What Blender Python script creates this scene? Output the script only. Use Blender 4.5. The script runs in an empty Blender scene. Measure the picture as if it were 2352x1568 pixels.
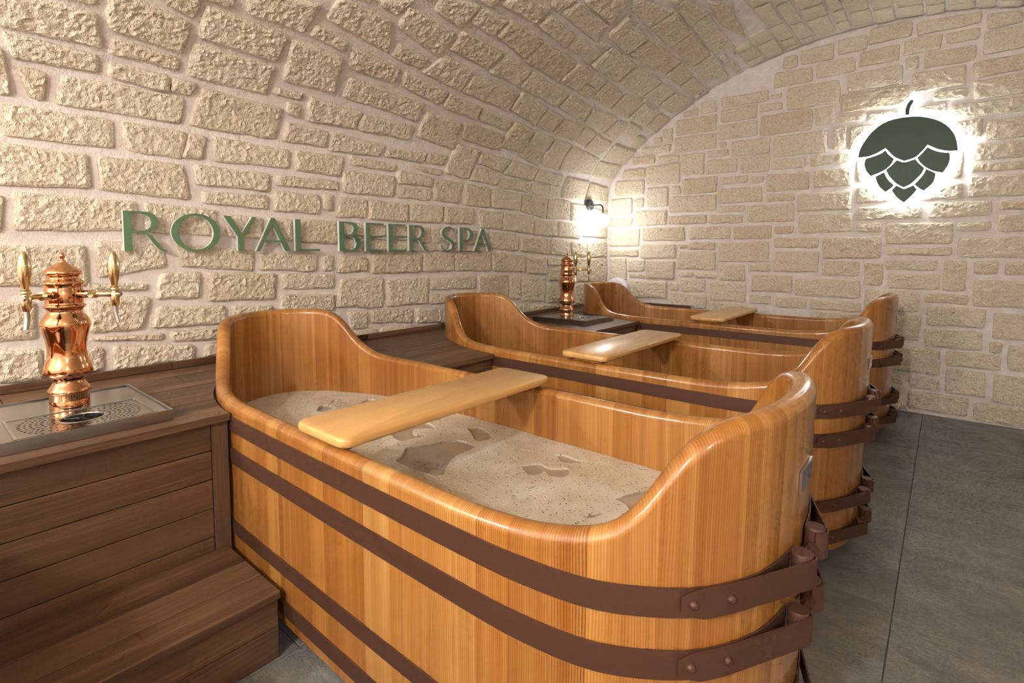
import bpy, bmesh, math, random
from math import sin, cos, pi, radians, hypot, sqrt, atan2
from mathutils import Vector, Matrix, noise
from mathutils.geometry import delaunay_2d_cdt

S = bpy.context.scene
COL = S.collection
rng = random.Random(7)

# ------------------------------------------------------------------ camera
# room axes: x = 0 is the left wall, y = 0 the back wall, z = 0 the floor
cd = bpy.data.cameras.new('camera')
cam = bpy.data.objects.new('camera', cd)
COL.objects.link(cam)
cam.location = (2.415, -4.247, 1.05)
cam.rotation_euler = (radians(90 - 3.703), 0, radians(40.0))
cd.sensor_width = 36.0
cd.lens = 36.0 * 1190 / 2352
cd.shift_y = -(784 - 655) / 2352
cd.clip_start = 0.02
S.camera = cam

# ------------------------------------------------------------------ world, exposure
w = bpy.data.worlds.new('world')
S.world = w
w.use_nodes = True
w.node_tree.nodes['Background'].inputs[0].default_value = (1.0, 0.95, 0.9, 1)
w.node_tree.nodes['Background'].inputs[1].default_value = 0.02
S.view_settings.view_transform = 'Standard'
S.view_settings.look = 'None'
S.view_settings.gamma = 1
S.view_settings.use_curve_mapping = False
S.view_settings.exposure = 1.58
try:
    S.cycles.use_denoising = True
    S.cycles.max_bounces = 5
    S.cycles.diffuse_bounces = 3
    S.cycles.glossy_bounces = 2
    S.cycles.transmission_bounces = 2
    S.cycles.use_adaptive_sampling = True
    S.cycles.adaptive_threshold = 0.06
    S.cycles.adaptive_min_samples = 12
    S.cycles.sample_clamp_indirect = 6.0
except Exception:
    pass

GLOBE_POWER = 16.0      # emission of the milk glass globe
SIGN_POWER = 10.5       # emission of the acrylic body of the hop sign

# out-of-frame lights: ceiling lamp and left wall lamp, plus an added right fill
def point(name, loc, energy, color, size=0.08):
    l = bpy.data.lights.new(name, 'POINT')
    l.energy = energy
    l.color = color
    l.shadow_soft_size = size
    o = bpy.data.objects.new(name, l)
    COL.objects.link(o)
    o.location = loc
    return o
WARM = (1.0, 0.965, 0.95)
point('ceiling_lamp_light', (2.10, -6.15, 2.20), 46, WARM, 0.08)
point('unseen_side_light', (0.28, -5.60, 1.60), 24, WARM, 0.07)
point('unseen_side_light', (3.70, -4.70, 1.80), 10, WARM, 0.07)  # added fill from the right, no lamp known there

# ------------------------------------------------------------------ helpers
def link(o, parent=None):
    COL.objects.link(o)
    if parent is not None:
        o.parent = parent
    return o

def tag(o, label=None, cat=None, group=None, kind=None):
    if label: o['label'] = label
    if cat: o['category'] = cat
    if group: o['group'] = group
    if kind: o['kind'] = kind
    return o

def empty(name, loc, rz=0.0):
    o = bpy.data.objects.new(name, None)
    COL.objects.link(o)
    o.location = loc
    o.rotation_euler = (0, 0, rz)
    o.empty_display_size = 0.05
    return o

def mesh(name, verts, faces, mat, smooth=False, angle=None):
    me = bpy.data.meshes.new(name)
    me.from_pydata([tuple(v) for v in verts], [], faces)
    me.update()
    if mat is not None:
        me.materials.append(mat)
    if smooth:
        me.polygons.foreach_set('use_smooth', [True] * len(me.polygons))
        if angle is not None:
            me.set_sharp_from_angle(angle=radians(angle))
    return me

def obj(name, verts, faces, mat, parent=None, smooth=False, angle=None, center=False):
    verts = [Vector(v) for v in verts]
    c = Vector((0, 0, 0))
    if center:
        lo = Vector((min(v.x for v in verts), min(v.y for v in verts), min(v.z for v in verts)))
        hi = Vector((max(v.x for v in verts), max(v.y for v in verts), max(v.z for v in verts)))
        c = (lo + hi) / 2
        if center == 'base':
            c.z = lo.z
    o = bpy.data.objects.new(name, mesh(name, [v - c for v in verts], faces, mat, smooth, angle))
    o.location = c
    return link(o, parent)

def bm_obj(name, bm, mat, parent=None, smooth=False, angle=None, center=False):
    bmesh.ops.recalc_face_normals(bm, faces=bm.faces)
    bm.verts.ensure_lookup_table()
    bm.verts.index_update()
    vs = [v.co.copy() for v in bm.verts]
    fs = [[v.index for v in f.verts] for f in bm.faces]
    bm.free()
    return obj(name, vs, fs, mat, parent, smooth, angle, center)

def box_bm(lo, hi, bevel=0.0, seg=1, bm=None):
    b = bmesh.new()
    bmesh.ops.create_cube(b, size=1.0)
    for v in b.verts:
        v.co = Vector([(lo[i] + hi[i]) / 2 + v.co[i] * (hi[i] - lo[i]) for i in range(3)])
    if bevel > 0:
        bmesh.ops.bevel(b, geom=b.edges[:], offset=bevel, segments=seg, profile=0.5, affect='EDGES')
    return b

def box(name, lo, hi, mat, parent=None, bevel=0.0, seg=1, center=False):
    return bm_obj(name, box_bm(lo, hi, bevel, seg), mat, parent, smooth=bevel > 0, angle=35, center=center)

def lathe(prof, n=40, center=(0, 0, 0), axis='z'):
    """prof: list of (r, h). closed at both ends when r is 0"""
    vs, fs = [], []
    rings = []
    for r, h in prof:
        if r <= 1e-6:
            rings.append([len(vs)])
            vs.append((0, 0, h))
        else:
            rings.append(list(range(len(vs), len(vs) + n)))
            vs += [(r * cos(2 * pi * k / n), r * sin(2 * pi * k / n), h) for k in range(n)]
    for a, b in zip(rings[:-1], rings[1:]):
        if len(a) == 1 and len(b) == 1:
            continue
        for k in range(n):
            k2 = (k + 1) % n
            if len(a) == 1:
                fs.append([a[0], b[k2], b[k]][::-1])
            elif len(b) == 1:
                fs.append([a[k], a[k2], b[0]])
            else:
                fs.append([a[k], a[k2], b[k2], b[k]])
    out = []
    for x, y, z in vs:
        if axis == 'x': p = (z, x, y)
        elif axis == 'y': p = (y, z, x)
        else: p = (x, y, z)
        out.append((p[0] + center[0], p[1] + center[1], p[2] + center[2]))
    return out, fs

def tube(path, r, n=12, caps=True):
    path = [Vector(p) for p in path]
    vs, fs = [], []
    m = len(path)
    rad = r if isinstance(r, (list, tuple)) else [r] * m
    t0 = (path[1] - path[0]).normalized()
    up = Vector((0, 0, 1)) if abs(t0.z) < 0.9 else Vector((1, 0, 0))
    nrm = t0.cross(up).normalized()
    for i, p in enumerate(path):
        t = (path[min(i + 1, m - 1)] - path[max(i - 1, 0)]).normalized()
        nrm = (nrm - t * nrm.dot(t)).normalized()
        b = t.cross(nrm)
        for k in range(n):
            a = 2 * pi * k / n
            vs.append(p + (nrm * cos(a) + b * sin(a)) * rad[i])
    for i in range(m - 1):
        for k in range(n):
            k2 = (k + 1) % n
            fs.append([i * n + k, i * n + k2, (i + 1) * n + k2, (i + 1) * n + k])
    if caps:
        fs.append(list(range(n))[::-1])
        fs.append(list(range((m - 1) * n, m * n)))
    return vs, fs

def hermite(pts, n=10):
    out = []
    P = [Vector(p) for p in pts]
    for i in range(len(P) - 1):
        p0, p1, p2, p3 = P[max(i - 1, 0)], P[i], P[i + 1], P[min(i + 2, len(P) - 1)]
        d = (p2 - p1).length
        m1 = (p2 - p0) / max((p2 - p1).length + (p1 - p0).length, 1e-9) * d
        m2 = (p3 - p1) / max((p3 - p2).length + (p2 - p1).length, 1e-9) * d
        for k in range(n):
            t = k / n
            t2, t3 = t * t, t ** 3
            out.append(p1 * (2 * t3 - 3 * t2 + 1) + m1 * (t3 - 2 * t2 + t) + p2 * (-2 * t3 + 3 * t2) + m2 * (t3 - t2))
    out.append(P[-1])
    return out

def interp(xs, ys, x):
    if x <= xs[0]: return ys[0]
    for i in range(len(xs) - 1):
        if x <= xs[i + 1]:
            t = (x - xs[i]) / (xs[i + 1] - xs[i])
            return ys[i] + (ys[i + 1] - ys[i]) * t
    return ys[-1]

def smooth_interp(xs, ys, x):
    if x <= xs[0]: return ys[0]
    if x >= xs[-1]: return ys[-1]
    for i in range(len(xs) - 1):
        if x <= xs[i + 1]:
            h = xs[i + 1] - xs[i]
            t = (x - xs[i]) / h
            def sl(k):
                if k <= 0 or k >= len(xs) - 1: return 0.0
                a = (ys[k] - ys[k - 1]) / (xs[k] - xs[k - 1])
                b = (ys[k + 1] - ys[k]) / (xs[k + 1] - xs[k])
                if a * b <= 0: return 0.0
                return 2 * a * b / (a + b)
            m1, m2 = sl(i) * h, sl(i + 1) * h
            t2, t3 = t * t, t ** 3
            return ys[i] * (2 * t3 - 3 * t2 + 1) + m1 * (t3 - 2 * t2 + t) + ys[i + 1] * (-2 * t3 + 3 * t2) + m2 * (t3 - t2)
    return ys[-1]

def inpoly(p, x, y):
    r = False
    j = len(p) - 1
    for i in range(len(p)):
        if (p[i][1] > y) != (p[j][1] > y) and x < (p[j][0] - p[i][0]) * (y - p[i][1]) / (p[j][1] - p[i][1]) + p[i][0]:
            r = not r
        j = i
    return r

def plate2d(loops, extra=()):
    """even-odd filled region of 2D loops -> (verts, faces)"""
    vs, es = [], []
    for lp in loops:
        b = len(vs)
        vs += [Vector((p[0], p[1])) for p in lp]
        es += [(b + i, b + (i + 1) % len(lp)) for i in range(len(lp))]
    vs += [Vector((p[0], p[1])) for p in extra]
    V, E, F, _, _, _ = delaunay_2d_cdt(vs, es, [], 0, 1e-7)
    faces = []
    for f in F:
        cx = sum(V[i].x for i in f) / len(f)
        cy = sum(V[i].y for i in f) / len(f)
        if sum(inpoly(lp, cx, cy) for lp in loops) % 2 == 1:
            faces.append(list(f))
    return [(v.x, v.y) for v in V], faces

def slab(loops, h0, h1, fn, extra=()):
    """extruded flat shape: fn(a, b, h) -> xyz"""
    V, F = plate2d(loops, extra)
    n = len(V)
    vs = [fn(a, b, h1) for a, b in V] + [fn(a, b, h0) for a, b in V]
    fs = [list(f) for f in F] + [[i + n for i in f][::-1] for f in F]
    cnt = {}
    for f in F:
        for i in range(len(f)):
            e = (f[i], f[(i + 1) % len(f)])
            cnt[e] = 1
    for (a, b) in cnt:
        if (b, a) not in cnt:
            fs.append([a, a + n, b + n, b][::-1])
    used = sorted({i for f in fs for i in f})
    mp = {o: k for k, o in enumerate(used)}
    return [vs[i] for i in used], [[mp[i] for i in f] for f in fs]

def fix_normals(vs, fs):
    bm = bmesh.new()
    bv = [bm.verts.new(v) for v in vs]
    for f in fs:
        try: bm.faces.new([bv[i] for i in f])
        except ValueError: pass
    return bm

# ------------------------------------------------------------------ materials
def new_mat(name):
    m = bpy.data.materials.new(name)
    m.use_nodes = True
    nt = m.node_tree
    b = nt.nodes['Principled BSDF']
    return m, nt, b

def N(nt, typ, **kw):
    n = nt.nodes.new(typ)
    for k, v in kw.items():
        if k == 'op': n.operation = v
        elif k == 'blend': n.blend_type = v
        elif k == 'dt': n.data_type = v
        elif k == 'feature': n.feature = v
        else: n.inputs[k].default_value = v
    return n

def srgb(r, g, b):
    def f(c):
        c /= 255.0
        return c / 12.92 if c <= 0.04045 else ((c + 0.055) / 1.055) ** 2.4
    return (f(r), f(g), f(b), 1)

def ramp(nt, stops):
    n = nt.nodes.new('ShaderNodeValToRGB')
    e = n.color_ramp.elements
    e[0].position, e[0].color = stops[0][0], stops[0][1]
    e[1].position, e[1].color = stops[-1][0], stops[-1][1]
    for p, c in stops[1:-1]:
        x = e.new(p)
        x.color = c
    return n

def mixc(nt, fac, a, b, blend='MIX'):
    n = nt.nodes.new('ShaderNodeMix')
    n.data_type = 'RGBA'
    n.blend_type = blend
    for sock, v in ((n.inputs[0], fac), (n.inputs[6], a), (n.inputs[7], b)):
        if hasattr(v, 'is_output') or isinstance(v, bpy.types.NodeSocket):
            nt.links.new(v, sock)
        else:
            sock.default_value = v
    return n.outputs[2]

def math_n(nt, op, a, b=None):
    n = nt.nodes.new('ShaderNodeMath')
    n.operation = op
    for i, v in enumerate((a, b)):
        if v is None: continue
        if isinstance(v, bpy.types.NodeSocket): nt.links.new(v, n.inputs[i])
        else: n.inputs[i].default_value = v
    return n.outputs[0]

def mapping(nt, src, scale=(1, 1, 1), offset=None):
    mul = nt.nodes.new('ShaderNodeVectorMath')
    mul.operation = 'MULTIPLY'
    nt.links.new(src, mul.inputs[0])
    mul.inputs[1].default_value = scale
    out = mul.outputs[0]
    if offset is not None:
        add = nt.nodes.new('ShaderNodeVectorMath')
        add.operation = 'ADD'
        nt.links.new(out, add.inputs[0])
        nt.links.new(offset, add.inputs[1])
        out = add.outputs[0]
    return out

def rand_offset(nt, k=50.0):
    oi = nt.nodes.new('ShaderNodeObjectInfo')
    c = nt.nodes.new('ShaderNodeCombineXYZ')
    nt.links.new(math_n(nt, 'MULTIPLY', oi.outputs['Random'], k), c.inputs[0])
    nt.links.new(math_n(nt, 'MULTIPLY', oi.outputs['Random'], k * 0.37), c.inputs[1])
    nt.links.new(math_n(nt, 'MULTIPLY', oi.outputs['Random'], k * 1.71), c.inputs[2])
    return oi.outputs['Random'], c.outputs[0]

def noise_n(nt, vec, scale, detail=4, rough=0.55, dist=0.0):
    n = nt.nodes.new('ShaderNodeTexNoise')
    nt.links.new(vec, n.inputs['Vector'])
    n.inputs['Scale'].default_value = scale
    n.inputs['Detail'].default_value = detail
    n.inputs['Roughness'].default_value = rough
    n.inputs['Distortion'].default_value = dist
    return n.outputs['Fac']

def bump(nt, b, height, strength, dist, prev=None):
    n = nt.nodes.new('ShaderNodeBump')
    n.inputs['Strength'].default_value = strength
    n.inputs['Distance'].default_value = dist
    nt.links.new(height, n.inputs['Height'])
    if prev is not None:
        nt.links.new(prev, n.inputs['Normal'])
    nt.links.new(n.outputs[0], b.inputs['Normal'])
    return n.outputs[0]

def pos(nt):
    return nt.nodes.new('ShaderNodeNewGeometry').outputs['Position']

def m_stone():
    m, nt, b = new_mat('limestone')
    P = pos(nt)
    r, off = rand_offset(nt, 40)
    V = mapping(nt, P, (1, 1, 1), off)
    big = noise_n(nt, V, 7, 1, 0.5)
    mid = noise_n(nt, V, 70, 3, 0.66, 0.0)
    c1 = ramp(nt, [(0.26, srgb(204, 188, 160)), (0.46, srgb(226, 214, 192)), (0.75, srgb(240, 231, 215))])
    nt.links.new(mid, c1.inputs[0])
    c2 = mixc(nt, math_n(nt, 'MULTIPLY', math_n(nt, 'POWER', r, 3.0), 0.6), c1.outputs[0], srgb(206, 184, 150))
    c3 = mixc(nt, 0.35, c2, mixc(nt, big, srgb(216, 199, 170), srgb(244, 237, 224)))
    nt.links.new(c3, b.inputs['Base Color'])
    b.inputs['Roughness'].default_value = 0.92
    b.inputs['Specular IOR Level'].default_value = 0.2
    bump(nt, b, mid, 0.8, 0.016)
    return m

def m_mortar():
    m, nt, b = new_mat('lime_mortar')
    P = pos(nt)
    a = noise_n(nt, P, 18, 2, 0.6)
    c = ramp(nt, [(0.3, srgb(224, 214, 208)), (0.7, srgb(238, 231, 226))])
    nt.links.new(a, c.inputs[0])
    nt.links.new(c.outputs[0], b.inputs['Base Color'])
    b.inputs['Roughness'].default_value = 0.9
    b.inputs['Specular IOR Level'].default_value = 0.2
    h = noise_n(nt, P, 90, 2, 0.6)
    bump(nt, b, h, 0.5, 0.006)
    return m

def m_tub_wood():
    m, nt, b = new_mat('lacquered_larch')
    uv = nt.nodes.new('ShaderNodeUVMap')
    uv.uv_map = 'UVMap'
    r, off = rand_offset(nt, 60)
    V = mapping(nt, uv.outputs[0], (1, 1, 1), off)
    wob = noise_n(nt, mapping(nt, V, (6, 1.3, 1)), 1.0, 2, 0.5)
    # growth rings: lines along the stave, spacing 3 to 6 mm
    sep = nt.nodes.new('ShaderNodeSeparateXYZ')
    nt.links.new(V, sep.inputs[0])
    ph = math_n(nt, 'ADD', math_n(nt, 'MULTIPLY', sep.outputs[0], 1320.0), math_n(nt, 'MULTIPLY', wob, 46.0))
    ring = math_n(nt, 'ADD', math_n(nt, 'MULTIPLY', math_n(nt, 'SINE', ph), 0.5), 0.5)
    ring = math_n(nt, 'POWER', ring, 1.6)
    fib = noise_n(nt, mapping(nt, V, (420, 4.0, 1)), 1.0, 3, 0.6)
    streak = noise_n(nt, mapping(nt, V, (46, 0.5, 1)), 1.0, 3, 0.6)
    amp = noise_n(nt, mapping(nt, V, (11, 0.5, 1)), 1.0, 2, 0.5)
    base = ramp(nt, [(0.25, srgb(146, 88, 32)), (0.42, srgb(176, 114, 46)), (0.58, srgb(198, 140, 68)), (0.76, srgb(224, 178, 108))])
    nt.links.new(streak, base.inputs[0])
    tone = ramp(nt, [(0.0, srgb(142, 84, 32)), (0.3, srgb(172, 110, 44)), (0.65, srgb(192, 134, 64)), (1.0, srgb(216, 168, 98))])
    nt.links.new(r, tone.inputs[0])
    c = mixc(nt, 0.45, base.outputs[0], tone.outputs[0])
    dark = mixc(nt, math_n(nt, 'MULTIPLY', math_n(nt, 'MULTIPLY', ring, math_n(nt, 'POWER', amp, 1.8)), 1.7), c, srgb(112, 62, 22))
    c2 = mixc(nt, math_n(nt, 'MULTIPLY', math_n(nt, 'SUBTRACT', fib, 0.3), 0.45), dark, srgb(136, 82, 30))
    nt.links.new(c2, b.inputs['Base Color'])
    b.inputs['Roughness'].default_value = 0.42
    b.inputs['Coat Weight'].default_value = 0.75
    b.inputs['Coat Roughness'].default_value = 0.12
    return m

def m_wood(name, cols, grain, rough=0.5, coat=0.0, fine=1.0, bumpd=0.001, dark=0.75):
    """cols: dark, mid, light; grain: axis index along the fibres, world position based"""
    m, nt, b = new_mat(name)
    P = pos(nt)
    r, off = rand_offset(nt, 30)
    sc = [190 * fine] * 3
    sc[grain] = 5.0
    sc2 = [16 * fine] * 3
    sc2[grain] = 0.4
    V = mapping(nt, P, (1, 1, 1), off)
    f1 = noise_n(nt, mapping(nt, V, sc), 1.0, 4, 0.7, 0.2)
    f2 = noise_n(nt, mapping(nt, V, sc2), 1.0, 4, 0.6, 0.6)
    c = ramp(nt, [(0.3, cols[0]), (0.5, cols[1]), (0.72, cols[2])])
    nt.links.new(f2, c.inputs[0])
    fr = ramp(nt, [(0.38, (0, 0, 0, 1)), (0.66, (1, 1, 1, 1))])
    nt.links.new(f1, fr.inputs[0])
    c1 = mixc(nt, math_n(nt, 'MULTIPLY', fr.outputs[0], dark), c.outputs[0], cols[0])
    c2 = mixc(nt, math_n(nt, 'MULTIPLY', r, 0.5), c1, mixc(nt, 0.35, cols[2], c1))
    nt.links.new(c2, b.inputs['Base Color'])
    b.inputs['Roughness'].default_value = rough
    b.inputs['Coat Weight'].default_value = coat
    b.inputs['Coat Roughness'].default_value = 0.2
    return m

def m_metal(name, col, rough, var=0.0, metallic=1.0):
    m, nt, b = new_mat(name)
    P = pos(nt)
    b.inputs['Metallic'].default_value = metallic
    a = noise_n(nt, P, 40, 4, 0.6)
    dk = tuple(c * 0.82 for c in col[:3]) + (1,)
    nt.links.new(mixc(nt, math_n(nt, 'MULTIPLY', a, var), col, dk), b.inputs['Base Color'])
    rr = math_n(nt, 'ADD', math_n(nt, 'MULTIPLY', a, var * 0.3), rough)
    nt.links.new(rr, b.inputs['Roughness'])
    return m

def m_plain(name, col, rough=0.5, spec=0.5, var=0.06):
    m, nt, b = new_mat(name)
    a = noise_n(nt, pos(nt), 25, 3, 0.5)
    dk = tuple(c * (1 - var * 3) for c in col[:3]) + (1,)
    nt.links.new(mixc(nt, math_n(nt, 'MULTIPLY', a, 0.6), col, dk), b.inputs['Base Color'])
    b.inputs['Roughness'].default_value = rough
    b.inputs['Specular IOR Level'].default_value = spec
    return m

def m_emit(name, col, strength, base=(0.9, 0.9, 0.9, 1)):
    m, nt, b = new_mat(name)
    b.inputs['Base Color'].default_value = base
    b.inputs['Emission Color'].default_value = col
    b.inputs['Emission Strength'].default_value = strength
    b.inputs['Roughness'].default_value = 0.3
    return m

def m_tile():
    m, nt, b = new_mat('grey_slate_tile')
    P = pos(nt)
    r, off = rand_offset(nt, 30)
    V = mapping(nt, P, (1, 1, 1), off)
    a = noise_n(nt, mapping(nt, V, (2.0, 4.0, 1)), 1.6, 6, 0.62, 0.8)
    f = noise_n(nt, mapping(nt, V, (60, 110, 60)), 1.0, 4, 0.65)
    c = ramp(nt, [(0.3, srgb(116, 113, 111)), (0.5, srgb(136, 133, 130)), (0.72, srgb(154, 150, 147))])
    nt.links.new(a, c.inputs[0])
    # pale slate veins
    v = noise_n(nt, mapping(nt, V, (1.0, 2.2, 1)), 1.3, 5, 0.6, 1.4)
    vein = math_n(nt, 'ABSOLUTE', math_n(nt, 'SUBTRACT', v, 0.52))
    vm = ramp(nt, [(0.0, (1, 1, 1, 1)), (0.018, (0, 0, 0, 1))])
    nt.links.new(vein, vm.inputs[0])
    c1 = mixc(nt, math_n(nt, 'MULTIPLY', vm.outputs[0], 0.22), c.outputs[0], srgb(190, 185, 180))
    c2 = mixc(nt, math_n(nt, 'MULTIPLY', f, 0.4), c1, srgb(108, 105, 103))
    nt.links.new(c2, b.inputs['Base Color'])
    b.inputs['Roughness'].default_value = 0.62
    bump(nt, b, math_n(nt, 'ADD', f, math_n(nt, 'MULTIPLY', a, 2.0)), 0.35, 0.003)
    return m

def m_foam():
    m, nt, b = new_mat('beer_foam')
    P = pos(nt)
    big = noise_n(nt, P, 5.0, 4, 0.55, 0.4)
    c = ramp(nt, [(0.34, srgb(214, 198, 170)), (0.5, srgb(228, 217, 198)), (0.66, srgb(244, 238, 228))])
    nt.links.new(big, c.inputs[0])
    vor = nt.nodes.new('ShaderNodeTexVoronoi')
    vor.inputs['Scale'].default_value = 115
    nt.links.new(P, vor.inputs['Vector'])
    mask = noise_n(nt, P, 45, 3, 0.6)
    pm = ramp(nt, [(0.16, (1, 1, 1, 1)), (0.30, (0, 0, 0, 1))])
    nt.links.new(vor.outputs['Distance'], pm.inputs[0])
    gate = ramp(nt, [(0.47, (0, 0, 0, 1)), (0.58, (1, 1, 1, 1))])
    nt.links.new(mask, gate.inputs[0])
    soft = ramp(nt, [(0.60, (1, 1, 1, 1)), (0.68, (0, 0, 0, 1))])
    nt.links.new(big, soft.inputs[0])
    hole = math_n(nt, 'MULTIPLY', math_n(nt, 'MULTIPLY', pm.outputs[0], gate.outputs[0]), soft.outputs[0])
    sp = noise_n(nt, P, 230, 3, 0.7)
    c1 = mixc(nt, math_n(nt, 'MULTIPLY', sp, 0.35), c.outputs[0], srgb(178, 152, 110))
    c2 = mixc(nt, math_n(nt, 'MULTIPLY', hole, 0.85), c1, srgb(84, 64, 40))
    nt.links.new(c2, b.inputs['Base Color'])
    b.inputs['Roughness'].default_value = 0.75
    b.inputs['Subsurface Weight'].default_value = 0.1
    b.inputs['Subsurface Radius'].default_value = (0.01, 0.008, 0.005)
    n1 = bump(nt, b, math_n(nt, 'SUBTRACT', sp, math_n(nt, 'MULTIPLY', hole, 2.0)), 0.6, 0.004)
    return m

M = {}
M['stone'] = m_stone()
M['mortar'] = m_mortar()
M['tub'] = m_tub_wood()
M['plank'] = m_wood('oiled_hardwood', (srgb(62, 40, 28), srgb(102, 72, 50), srgb(148, 112, 84)), 1, 0.46, 0.1)
M['post'] = m_wood('oiled_hardwood_upright', (srgb(62, 42, 30), srgb(94, 68, 50), srgb(122, 92, 70)), 2, 0.5, 0.05)
M['plankx'] = m_wood('oiled_hardwood_cross', (srgb(62, 40, 28), srgb(102, 72, 50), srgb(148, 112, 84)), 0, 0.46, 0.1)
M['tray_wood'] = m_wood('varnished_pine', (srgb(206, 150, 84), srgb(222, 172, 104), srgb(234, 192, 126)), 1, 0.35, 0.5, 1.3, 0.0002, 0.4)
M['hoop'] = m_metal('brown_painted_steel', srgb(98, 66, 52), 0.42, 0.5, 0.35)
M['copper'] = m_metal('polished_copper', srgb(238, 178, 134), 0.07, 0.06)
M['brass'] = m_metal('polished_brass', srgb(236, 218, 176), 0.10, 0.06)
M['chrome'] = m_metal('chrome', srgb(205, 205, 208), 0.12, 0.05)
M['steel'] = m_metal('brushed_stainless', srgb(172, 172, 170), 0.22, 0.07)
M['black'] = m_plain('black_plastic', srgb(26, 26, 28), 0.35)
M['darkvoid'] = m_plain('tray_void_shade', srgb(40, 38, 36), 0.6)  # near-black colour stands in for the shade in the void below the grate
M['lampmetal'] = m_plain('black_lamp_metal', srgb(52, 54, 58), 0.45)
M['green'] = m_plain('green_sign_paint', srgb(106, 138, 106), 0.4, 0.4)
M['darkgreen'] = m_plain('dark_green_acrylic', srgb(36, 70, 42), 0.4, 0.4)
M['letterside'] = m_plain('white_letter_return', srgb(232, 228, 226), 0.5)
M['white'] = m_plain('white_plastic', srgb(226, 226, 232), 0.4)
M['tile'] = m_tile()
M['grout'] = m_plain('grey_grout', srgb(118, 112, 106), 0.85)
M['foam'] = m_foam()
M['globe'] = m_emit('lit_milk_glass', (1.0, 1.0, 1.0, 1), GLOBE_POWER)
M['signbody'] = m_emit('lit_white_acrylic', (0.88, 0.95, 1.0, 1), SIGN_POWER)
def m_water():
    m, nt, b = new_mat('cloudy_beer_water')
    a = noise_n(nt, pos(nt), 7, 3, 0.5)
    nt.links.new(mixc(nt, a, srgb(168, 150, 130), srgb(188, 172, 152)), b.inputs['Base Color'])
    b.inputs['Roughness'].default_value = 0.08
    bump(nt, b, noise_n(nt, pos(nt), 14, 2, 0.5), 0.05, 0.004)
    return m
M['water'] = m_water()
def m_silicone():
    m, nt, b = new_mat('clear_silicone')
    a = noise_n(nt, pos(nt), 30, 2, 0.5)
    nt.links.new(mixc(nt, a, srgb(190, 170, 150), srgb(170, 150, 130)), b.inputs['Base Color'])
    b.inputs['Roughness'].default_value = 0.2
    b.inputs['Transmission Weight'].default_value = 0.6
    return m
M['silicone'] = m_silicone()

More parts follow.
